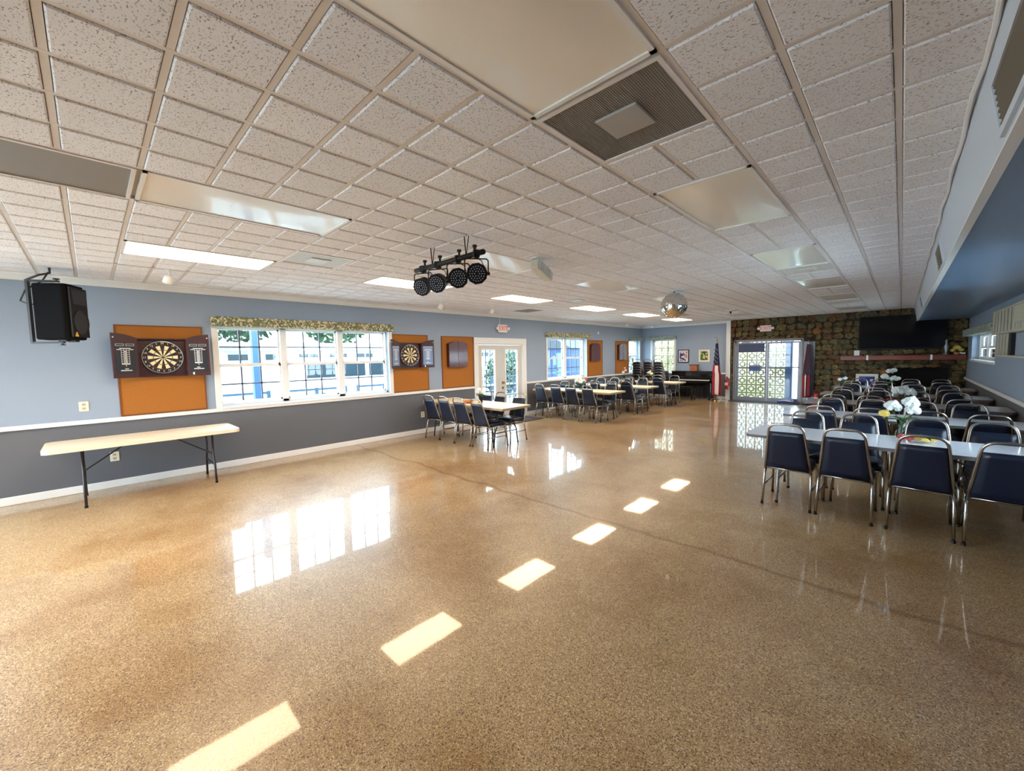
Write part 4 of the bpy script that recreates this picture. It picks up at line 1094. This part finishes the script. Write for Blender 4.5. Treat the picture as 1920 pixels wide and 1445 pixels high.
# ------------------------------------------------------------------ right wall rack
rk=thing('wall_rack','beige slatted rack with shelf mounted high on the right wall','rack',(XR,0,0)); BE=mat('beige_paint',srgb(196,192,170),.5)
MB().rbox((-.10,7.6,1.86),(0,10.75,1.90),.004).build('shelf',BE,rk); MB().rbox((-.10,7.6,2.22),(0,10.75,2.25),.004).build('top_rail',BE,rk); MB().rbox((-.06,7.6,1.50),(0,10.6,1.53),.004).build('bottom_rail',BE,rk)
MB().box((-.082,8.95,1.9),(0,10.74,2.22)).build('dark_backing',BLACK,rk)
for i in range(7):
    y=10.72-i*.285; MB().box((-.098,y-.06,1.90),(-.0825,y+.045,2.22)).build('slat',BE,rk)
MB().rbox((-.095,7.6,2.0),(-.02,8.95,2.22),.004).build('solid_panel',BE,rk)
for i in range(6): y=8.85-i*.2; MB().box((-.090,y-.07,1.90),(-.0785,y+.03,2.0)).build('short_slat',BE,rk)
for i in range(4): y=10.5-i*.26; MB().box((-.058,y-.06,1.53),(-.044,y+.045,1.86)).build('lower_slat',BE,rk)
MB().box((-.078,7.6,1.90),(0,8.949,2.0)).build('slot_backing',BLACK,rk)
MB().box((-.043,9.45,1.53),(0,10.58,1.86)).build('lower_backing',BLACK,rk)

# ------------------------------------------------------------------ loudspeaker
spk=thing('loudspeaker','black loudspeaker hung from the ceiling in a bracket by the left wall','loudspeaker',(-6.95,-.20,1.94),math.radians(-25))
# local: front faces +y, right side +x
w,d,h=.175,.165,.62
poly=[(-w,.12),(-w+.02,d-.02),(-w+.05,d),(w-.05,d),(w-.02,d-.02),(w,.12),(w-.07,-d),(-w+.07,-d)]
o=MB().prism(poly,(0,0,0),(1,0,0),(0,1,0),(0,0,h)).build('cabinet',mat('speaker_black',(.005,.005,.006,1),.85,spec=.08),spk); bevel(o,.02,3)
MB().prism([(-w+.025,.03),(w-.025,.03),(w-.025,h-.03),(-w+.025,h-.03)],(0,d-.002,0),(1,0,0),(0,0,1),(0,.016,0)).build('front_baffle',mat('charcoal_plastic',(.012,.012,.014,1),.6,spec=.2),spk)
k=MB(); k.tube([(.135*math.cos(a),d+.018,.20+.135*math.sin(a)) for a in [2*math.pi*i/28 for i in range(28)]],.009,6,closed=True); k.build('woofer_ring',mat('charcoal_plastic'),spk,True)
MB().cyl((0,d+.010,.20),(0,d+.020,.20),.13,n=28).build('woofer_grille',mat('grille_black',(.015,.015,.017,1),.7),spk)
MB().prism([(-.12,.40),(.12,.40),(.14,.56),(-.14,.56)],(0,d+.014,0),(1,0,0),(0,0,1),(0,.008,0)).build('horn_mouth',mat('grille_black'),spk)
MB().prism([(0,.035),(.05,.035),(.025,.085)],(.075,d+.014,0),(1,0,0),(0,0,1),(0,.010,0)).build('badge',mat('badge_gold',srgb(220,176,60),.4),spk)
YK=mat('bracket_black',(.015,.015,.016,1),.4)
MB().box((-.025,-d-.09,-.03),(.025,-d-.07,h+.05)).box((-.02,-d-.09,h+.03),(.02,.02,h+.05)).box((-.02,-d-.09,-.04),(.02,.02,-.02)).build('bracket',YK,spk)
for z_,dz in ((h+.045,.05),(-.035,-.05)): MB().cyl((0,.0,z_),(0,.0,z_+dz*.4),.01,n=8).cyl((0,0,z_+dz*.3),(0,0,z_+dz*.55),.028,n=10).build('bracket_knob',YK,spk)
for xx in (-.09,.09): MB().rbox((xx-.03,.02,-.022),(xx+.03,.10,0),.006).build('rubber_foot',YK,spk)
MB().tube([(0,-d-.08,h+.05),(.02,-.14,h+.10),(.0,-.05,h+.13),(.0,-.05,H-1.94-.005)],.012,8).build('ceiling_arm',YK,spk)
MB().tube([(0,-d-.01,.40),(-.03,-d-.10,.40),(-.05,-d-.18,.44),(-.03,-d-.12,.56),(0,-.12,.66),(0,-.06,.76)],.008,6).build('cable',YK,spk,True)

# ------------------------------------------------------------------ ceiling fittings
LB=thing('stage_light_bar','black bar with four stage par lights hanging from the ceiling','stage light bar',(0,2.46,0))
bz=2.575; MB().tube([(-3.75,0,bz),(-2.68,0,bz)],.024,10).build('bar',BLACK,LB,True)
for x in (-3.58,-3.32,-3.02,-2.80): MB().cyl((x,0,bz),(x,0,bz+.075),.010,n=8).cyl((x,0,bz+.06),(x,0,bz+.08),.02,n=8).build('clamp_bolt',BLACK,LB)
for x in (-3.45,-2.92): MB().tube([(x,0,bz),(x-.02,0,H-.003)],.005,6).tube([(x,0,bz),(x+.03,0.01,H-.003)],.004,6).build('hanging_wire',BLACK,LB)
for x,yawd,tilt in ((-3.62,24,24),(-3.36,30,20),(-3.04,46,14),(-2.78,52,12)):
    pr_=link('par_light',None,None,(x,0,bz)); pr_.parent=LB; pr_.name='par_light'
    # local lamp faces -y (toward camera)
    par=MB(); 
    a=math.radians(yawd); tl_=math.radians(tilt)
    Rm=Matrix.Rotation(a,4,'Z')@Matrix.Translation((0,0,-.175))@Matrix.Rotation(tl_,4,'X')
    Rb=Matrix.Rotation(a,4,'Z')
    def T(mb,M_): mb.v=[tuple(M_@Vector(v)) for v in mb.v]; return mb
    bpy.data.objects.remove(pr_)
    hs=T(MB().cyl((0,-.045,0),(0,.045,0),.095,.085,10),Rm); ho=link('par_light',hs.mesh('par_light',BLACK),LB,(x,0,bz))
    fc=T(MB().cyl((0,-.050,0),(0,-.044,0),.082,n=20),Rm); fc.build('face',mat('lamp_face_dark',(.012,.012,.014,1),.8,spec=.1),ho)
    led=MB()
    for r_,n_ in ((.022,6),(.043,12),(.064,18)):
        for i in range(n_):
            t_=2*math.pi*i/n_; led.cyl((r_*math.cos(t_),-.054,r_*math.sin(t_)),(r_*math.cos(t_),-.049,r_*math.sin(t_)),.0058,n=6)
    T(led,Rm).build('led_lenses',mat('clear_led_lens',srgb(150,152,160),.4,spec=.3),ho)
    T(MB().tube([(-.105,0,-.175),(-.105,0,-.06),(-.09,0,-.045),(.09,0,-.045),(.105,0,-.06),(.105,0,-.175)],.006,6),Rb).build('yoke',BLACK,ho)
    T(MB().cyl((0,0,-.045),(0,0,.0),.014,n=8).rbox((-.03,-.03,-.035),(.03,.03,.03),.008),Rb).build('clamp',BLACK,ho)
    T(MB().tube([(.0,.02,-.03),(.05,.05,-.05),(.07,.06,-.10),(.03,.06,-.15)],.004,5),Rb).build('lead',BLACK,ho)
    for s in (-1,1): T(MB().cyl((s*.09,0,-.175),(s*.118,0,-.175),.014,n=8),Rb).build('tilt_knob',BLACK,ho)
# mirror ball
mbll=thing('mirror_ball','large silver mirror ball hanging from the ceiling','mirror ball',(-2.95,7.26,2.5)); MIR=mat('mirror_facets',(.80,.80,.78,1),.06,metal=1.0)
nb=26; r=.222
MB().ball((0,0,0),r-.004,28,18).build('core',mat('core_grey',(.1,.1,.1,1),.6),mbll,True)
fm=MB(); JJ=random.Random(5)
for i in range(nb):
    ph=-math.pi/2+math.pi*(i+.5)/nb; n_=max(4,int(2*nb*math.cos(ph)))
    for j in range(n_):
        th=2*math.pi*(j+.5)/n_; dv=Vector((math.cos(ph)*math.cos(th),math.cos(ph)*math.sin(th),math.sin(ph)))
        u_=Vector((-math.sin(th),math.cos(th),0)); v_=dv.cross(u_); nn=(dv+u_*JJ.uniform(-.03,.03)+v_*JJ.uniform(-.03,.03)).normalized()
        u_=(u_-nn*u_.dot(nn)).normalized(); v_=nn.cross(u_); s=r*math.pi/nb/2*.93; c_=dv*r
        fm.add([c_-u_*s-v_*s,c_+u_*s-v_*s,c_+u_*s+v_*s,c_-u_*s+v_*s],[(0,1,2,3)])
fo=fm.build('mirror_facets',MIR,mbll); fo['kind']='stuff'
MB().cyl((0,0,.215),(0,0,H-2.5-.004),.012,n=8).build('hanger',ALU,mbll)
# white rectangular emergency fixture
e_=thing('ceiling_floodlight','white boxy floodlight fixed to the ceiling beside the stage light bar','floodlight',(-3.0,3.55,H)); MB().box((-.05,-.05,-.02),(.05,.05,-.003)).build('mounting_plate',WHITE,e_)
o=MB().rbox((-.055,-.05,-.055),(.055,.34,.055),.012).build('housing',mat('warm_white_metal',srgb(206,202,190),.4),e_); o.location=(0,0,-.09); o.rotation_euler=(math.radians(-14),0,math.radians(14))
q=MB()
for i in range(6): q.box((-.058,.02+i*.045,-.05),(.058,.035+i*.045,.05))
q=q.build('cooling_fins',mat('pale_grey_metal',srgb(170,170,164),.4),o)
MB().cyl((0,0,-.06),(0,0,-.01),.012,n=8).build('stem',WHITE,e_)
tr=[]
def spot(loc,ang,label):
    t=thing('ceiling_spotlight',label,'spotlight',(loc[0],loc[1],H),ang,'white ceiling spotlights')
    MB().cyl((0,0,-.025),(0,0,-.003),.045,n=16).build('canopy',WHITE,t); MB().tube([(0,0,-.02),(0,0,-.07)],.010,8).build('stem',WHITE,t)
    k=MB().lathe([(0,0),(.035,.0),(.042,.03),(.05,.10),(.045,.10),(.036,.03),(0,.02)],n=16).build('lamp_head',WHITE,t,True); k.location=(0,0,-.07); k.rotation_euler=(math.radians(150),0,0)
    MB().cyl((0,0,.085),(0,0,.092),.043,n=16).build('bulb_face',mat('bulb_white',srgb(240,236,226),.3),k)
rail=MB().rbox((-6.295,.05,H-.02),(-6.255,1.5,H-.003),.003).build('track_rail',BARW); tag(rail,'white track rail on the ceiling above the first dart cabinet','track rail')
spot((-6.28,.72),-1.2,'white spotlight on ceiling track above the first dart cabinet')
spot((-6.47,4.81),-1.0,'white spotlight on ceiling in front of the second open dart cabinet')
spot((-6.46,6.17),-1.0,'white spotlight on ceiling near the french doors')
spot((-6.80,12.82),-.8,'white spotlight on ceiling in front of the last closed cabinet')
spot((-6.64,14.4),-.8,'white spotlight on ceiling over the stacked chairs')
sc_=thing('security_camera','small white security camera with dark lens on the ceiling near glass doors','camera',(-3.09,11.4,H)); MB().cyl((0,0,-.02),(0,0,-.003),.05,n=16).build('base',WHITE,sc_)
MB().tube([(0,0,-.02),(0,-.02,-.07)],.014,8).build('arm',WHITE,sc_); MB().cyl((.06,.06,-.075),(-.07,-.09,-.10),.04,n=14).build('body',WHITE,sc_); MB().cyl((-.068,-.088,-.0995),(-.075,-.096,-.101),.034,n=14).build('lens',BLACK,sc_)
tag(MB().rbox((XL,12.15,2.36),(XL+.03,12.24,2.46),.006).build('wall_sensor',WHITE),'small white sensor box on wall above a closed dart cabinet','sensor')

# ------------------------------------------------------------------ outside
gr=MB(); gr.box((-60,-25,-.25),(30,50,-.14)); struct(gr.build('ground',mat('pale_concrete',srgb(150,158,156),.9,noise=.1,nscale=1.5)))
bs=thing('breeze_block_screen','tan breeze block screen wall outside the glass doors and corner window','screen wall',(0,16.75,-.14))
BK=mat('tan_concrete_block',srgb(176,158,112),.9,noise=.12,nscale=6)
def block_mesh():
    s=.15; mb=MB(); dpt=.05; t=.032
    for a,b in (((-s,-s),(s,-s+t)),((-s,s-t),(s,s)),((-s,-s+t),(-s+t,s-t)),((s-t,-s+t),(s,s-t))): mb.box((a[0],0,a[1]),(b[0],dpt,b[1]))
    q0,q1=.044,.092
    for a,b in (((-q1,-q1),(q1,-q0)),((-q1,q0),(q1,q1)),((-q1,-q0),(-q0,q0)),((q0,-q0),(q1,q0))): mb.box((a[0],0,a[1]),(b[0],dpt,b[1]))
    for a,b in (((-.026,q1),(.026,s-t)),((-.026,-s+t),(.026,-q1)),((q1,-.026),(s-t,.026)),((-s+t,-.026),(-q1,.026))): mb.box((a[0],0,a[1]),(b[0],dpt,b[1]))
    return mb.mesh('breeze_block',BK)
bm_=block_mesh()
for i in range(17):
    for j in range(9): link('breeze_block',bm_,bs,(-7.85+i*.30,0,.15+j*.30))
po=thing('entrance_post','pale blue painted post outside the glass doors','post',(-2.78,16.7,-.14)); MB().rbox((-.10,-.10,0),(.10,.10,3.0),.01).build('shaft',mat('pale_blue_paint',srgb(58,84,124),.5),po); MB().rbox((-.115,-.115,0),(.115,.115,.12),.01).build('base',mat('pale_blue_paint'),po)
lw=MB(); lw.box((-9,18.5,-.139),(-1,30,-.13)); tag(lw.build('lawn',mat('lawn_green',srgb(66,84,34),.95,noise=.3,nscale=3)),'green lawn beyond the breeze block screen','lawn')
# patio railings, post, benches, building, trees beyond the window wall
po=thing('patio_post','pale blue patio roof post outside the triple window','post',(-10.6,2.63,-.14)); MB().rbox((-.08,-.08,0),(.08,.08,3.1),.008).build('shaft',mat('pale_blue_paint'),po); MB().rbox((-.10,-.10,0),(.10,.10,.15),.008).build('base',mat('pale_blue_paint'),po)
RL=mat('blue_grey_rail',srgb(44,66,84),.6)
for i,(ya,yb) in enumerate(((1.0,3.3),(3.7,5.4),(5.8,7.6),(8.2,11.0),(11.6,14.5),(15.0,18.5))):
    rl=thing('patio_railing',f'low grey patio railing section outside, {ORD[i]} counted from the loudspeaker end','railing',(-12.3,0,-.14),0,'patio railings')
    for z in (.35,.62,.92): MB().rbox((-.03,ya,z),(.03,yb,z+.06),.005).build('rail',RL,rl)
    n_=3
    for q in range(n_): y=ya+(yb-ya)*q/(n_-1); MB().rbox((-.04,y-.04,0),(.04,y+.04,1.0),.005).build('post',RL,rl)
bd=thing('neighbouring_building','long white single storey building across the yard','building',(-24,8,-.14)); WB_=mat('white_stucco',srgb(190,194,192),.9)
MB().box((-4,-12,0),(0,22,2.35)).build('wall',WB_,bd); rf=MB(); rf.add([(-4.6,-12.5,2.35),(.6,-12.5,2.35),(.6,22.5,2.35),(-4.6,22.5,2.35),(-2,-12.5,2.85),(-2,22.5,2.85)],[(0,3,2,1),(0,1,4),(1,2,5,4),(2,3,5),(3,0,4,5)]); rf.build('roof',mat('pale_roof',srgb(206,208,206),.9),bd)
for i in range(20):
    y=-11+i*1.65; wd=MB().box((.0,y-.5,1.86),(.03,y+.5,2.16)).build('window',mat('dim_glass',srgb(34,46,52),.2),bd)
    MB().box((.03,y-.03,1.86),(.045,y+.03,2.16)).build('mullion',WHITE,wd)
cp=thing('carport_canopy','pale flat carport canopy standing across the yard','carport',(-20,1,-.14)); MB().rbox((-2.5,-3.5,2.35),(2.5,3.5,2.5),.02).build('roof',WB_,cp)
for sx in (-1,1):
    for y in (-3.2,0,3.2): MB().box((sx*2.3-.05,y-.05,0),(sx*2.3+.05,y+.05,2.35)).build('post',WHITE,cp)
van=thing('parked_van','white van parked across the yard outside the triple window','van',(-15.2,7.0,-.14),math.pi/2)
MB().prism([(-2.3,.35),(2.3,.35),(2.35,.9),(1.5,1.15),(1.0,1.85),(-2.25,1.9)],(0,-.9,0),(1,0,0),(0,0,1),(0,1.8,0)).build('body',mat('van_white',srgb(236,238,240),.3,coat=.5),van)
for x in (-1.5,1.5):
    for y in (-.85,.85): MB().cyl((x,y-.1,.34),(x,y+.1,.34),.34,n=20).build('wheel',BLACK,van)
for s in (-1,1):
    for a,b in ((.2,1.0),(-.9,.05),(-2.0,-1.05)): MB().box((a,s*.905,1.2),(b,s*.895,1.7)).build('window',mat('dim_glass'),van)
def tree(loc,h,r,label,seed,m_):
    t=thing('tree',label,'tree',loc); T_=random.Random(seed)
    MB().cyl((0,0,0),(0,0,h-r*.6),.16,.09,8).build('trunk',mat('grey_bark',srgb(110,96,80),.9),t)
    mb=MB()
    for i in range(1500):
        d=Vector((T_.gauss(0,1),T_.gauss(0,1),T_.gauss(0,.8))).normalized()*r*T_.uniform(.35,1)**.5; c_=Vector((0,0,h))+d
        a=Vector((T_.gauss(0,1),T_.gauss(0,1),T_.gauss(0,1))).normalized(); b_=a.orthogonal().normalized(); s=T_.uniform(.24,.42)
        mb.add([c_-a*s,c_+b_*s*.45,c_+a*s,c_-b_*s*.45],[(0,1,2,3)])
    o=mb.build('foliage',m_,t); o['kind']='stuff'
TG=mat('tree_leaf',srgb(38,58,34),.7,noise=.3,nscale=2); TG2=mat('tree_leaf_pale',srgb(48,72,44),.7,noise=.3,nscale=2)
for i,(x,y,h,r) in enumerate(((-31,-1,5.2,2.6),(-32,7,6.0,3.0),(-33,14,5.6,2.8),(-31,21,5.5,2.8),(-17,27,4.8,2.4))):
    tree((x,y,-.14),h,r,['leafy tree behind the carport canopy','big leafy tree behind the white building, opposite the triple window','leafy tree behind the white building past the van','leafy tree rising behind white building end','small leafy tree at the far end of the yard'][i],30+i,TG if i%2 else TG2)
for i,(x,y) in enumerate(((-13.6,9.6),(-13.2,11.4),(-9.4,21.5))):
    t=thing('palm_shrub',['spiky green shrub outside french doors','spiky green shrub outside the window past the french doors','spiky green shrub outside the corner window'][i],'shrub',(x,y,-.14)); T_=random.Random(60+i)
    for k in range(26):
        a=k*2.4; e_=T_.uniform(.3,1.4); l=T_.uniform(.7,1.2); d=Vector((math.cos(a)*math.cos(e_),math.sin(a)*math.cos(e_),math.sin(e_))); s=d.cross(Vector((0,0,1))).normalized()
        p0=Vector((0,0,.3)); mb=MB().add([p0-s*.02,p0+s*.02,p0+d*l*.6+s*.05,p0+d*l*.6-s*.05,p0+d*l+Vector((0,0,-.2))],[(0,1,2,3),(3,2,4)]); mb.build('frond',TG,t)
    MB().cyl((0,0,0),(0,0,.35),.08,.05,8).build('stem',mat('grey_bark'),t)

# things seen through the far windows and the french doors
sh=thing('storage_shed','blue storage shed with a door out in the yard','shed',(-14.6,20.0,-.14)); SB=mat('shed_blue',srgb(34,58,96),.6)
MB().box((-1.2,-1.4,0),(1.2,1.4,2.2)).build('body',SB,sh); MB().prism([(-1.4,2.2),(1.4,2.2),(0,2.9)],(0,-1.5,0),(1,0,0),(0,0,1),(0,3.0,0)).build('roof',mat('shed_roof',srgb(60,64,68),.8),sh)
d_=MB().box((.3,-1.43,.05),(1.0,-1.40,1.95)).build('door',mat('shed_door',srgb(90,104,120),.6),sh); MB().ball((.4,-1.45,1.0),.03,8,6).build('handle',BLACK,d_)
for i,(x,y,r) in enumerate(((-13.7,13.6,.9),(-15.4,15.6,1.1),(-17.6,17.6,1.2),(-12.4,23.6,1.0),(-17.8,22.8,1.3),(-10.6,26.6,1.1))):
    t=thing('hedge_shrub',['round leafy shrub nearest the french doors outside','round leafy shrub second from the french doors outside','round leafy shrub left of the blue shed','round leafy shrub right of the blue shed','large leafy shrub behind the blue shed','round leafy shrub farthest along the yard'][i],'shrub',(x,y,-.14),0,'shrubs in the yard'); T_=random.Random(90+i); mb=MB()
    for k in range(700):
        d=Vector((T_.gauss(0,1),T_.gauss(0,1),T_.gauss(0,1))).normalized()*r*T_.uniform(.6,1); c_=Vector((0,0,r*.9))+d
        a=Vector((T_.gauss(0,1),T_.gauss(0,1),T_.gauss(0,1))).normalized(); b_=a.orthogonal().normalized(); q_=T_.uniform(.06,.12)
        mb.add([c_-a*q_,c_+b_*q_*.5,c_+a*q_,c_-b_*q_*.5],[(0,1,2,3)])
    o=mb.build('foliage',[TG,TG2][i%2],t); o['kind']='stuff'; MB().cyl((0,0,0),(0,0,r*.7),.06,.04,8).build('stem',mat('grey_bark'),t)
pt_=thing('picnic_table','grey wooden picnic table on the patio outside french doors','picnic table',(-11.0,10.6,-.14)); PW=mat('weathered_wood',srgb(70,76,80),.8)
for i in range(4): MB().rbox((-.38+i*.2,-.9,.72),(-.20+i*.2,.9,.76),.004).build('plank',PW,pt_)
for s_ in (-1,1):
    MB().rbox((s_*.75-.13,-.9,.42),(s_*.75+.13,.9,.46),.004).build('bench_seat',PW,pt_)
    for q_ in (-1,1): MB().tube([(s_*.7,q_*.6,0),(s_*.2,q_*.6,.72)],.04,4).build('leg',PW,pt_)
for q_ in (-1,1): MB().rbox((-.8,q_*.6-.02,.36),(.8,q_*.6+.02,.42),.004).build('cross_beam',PW,pt_)
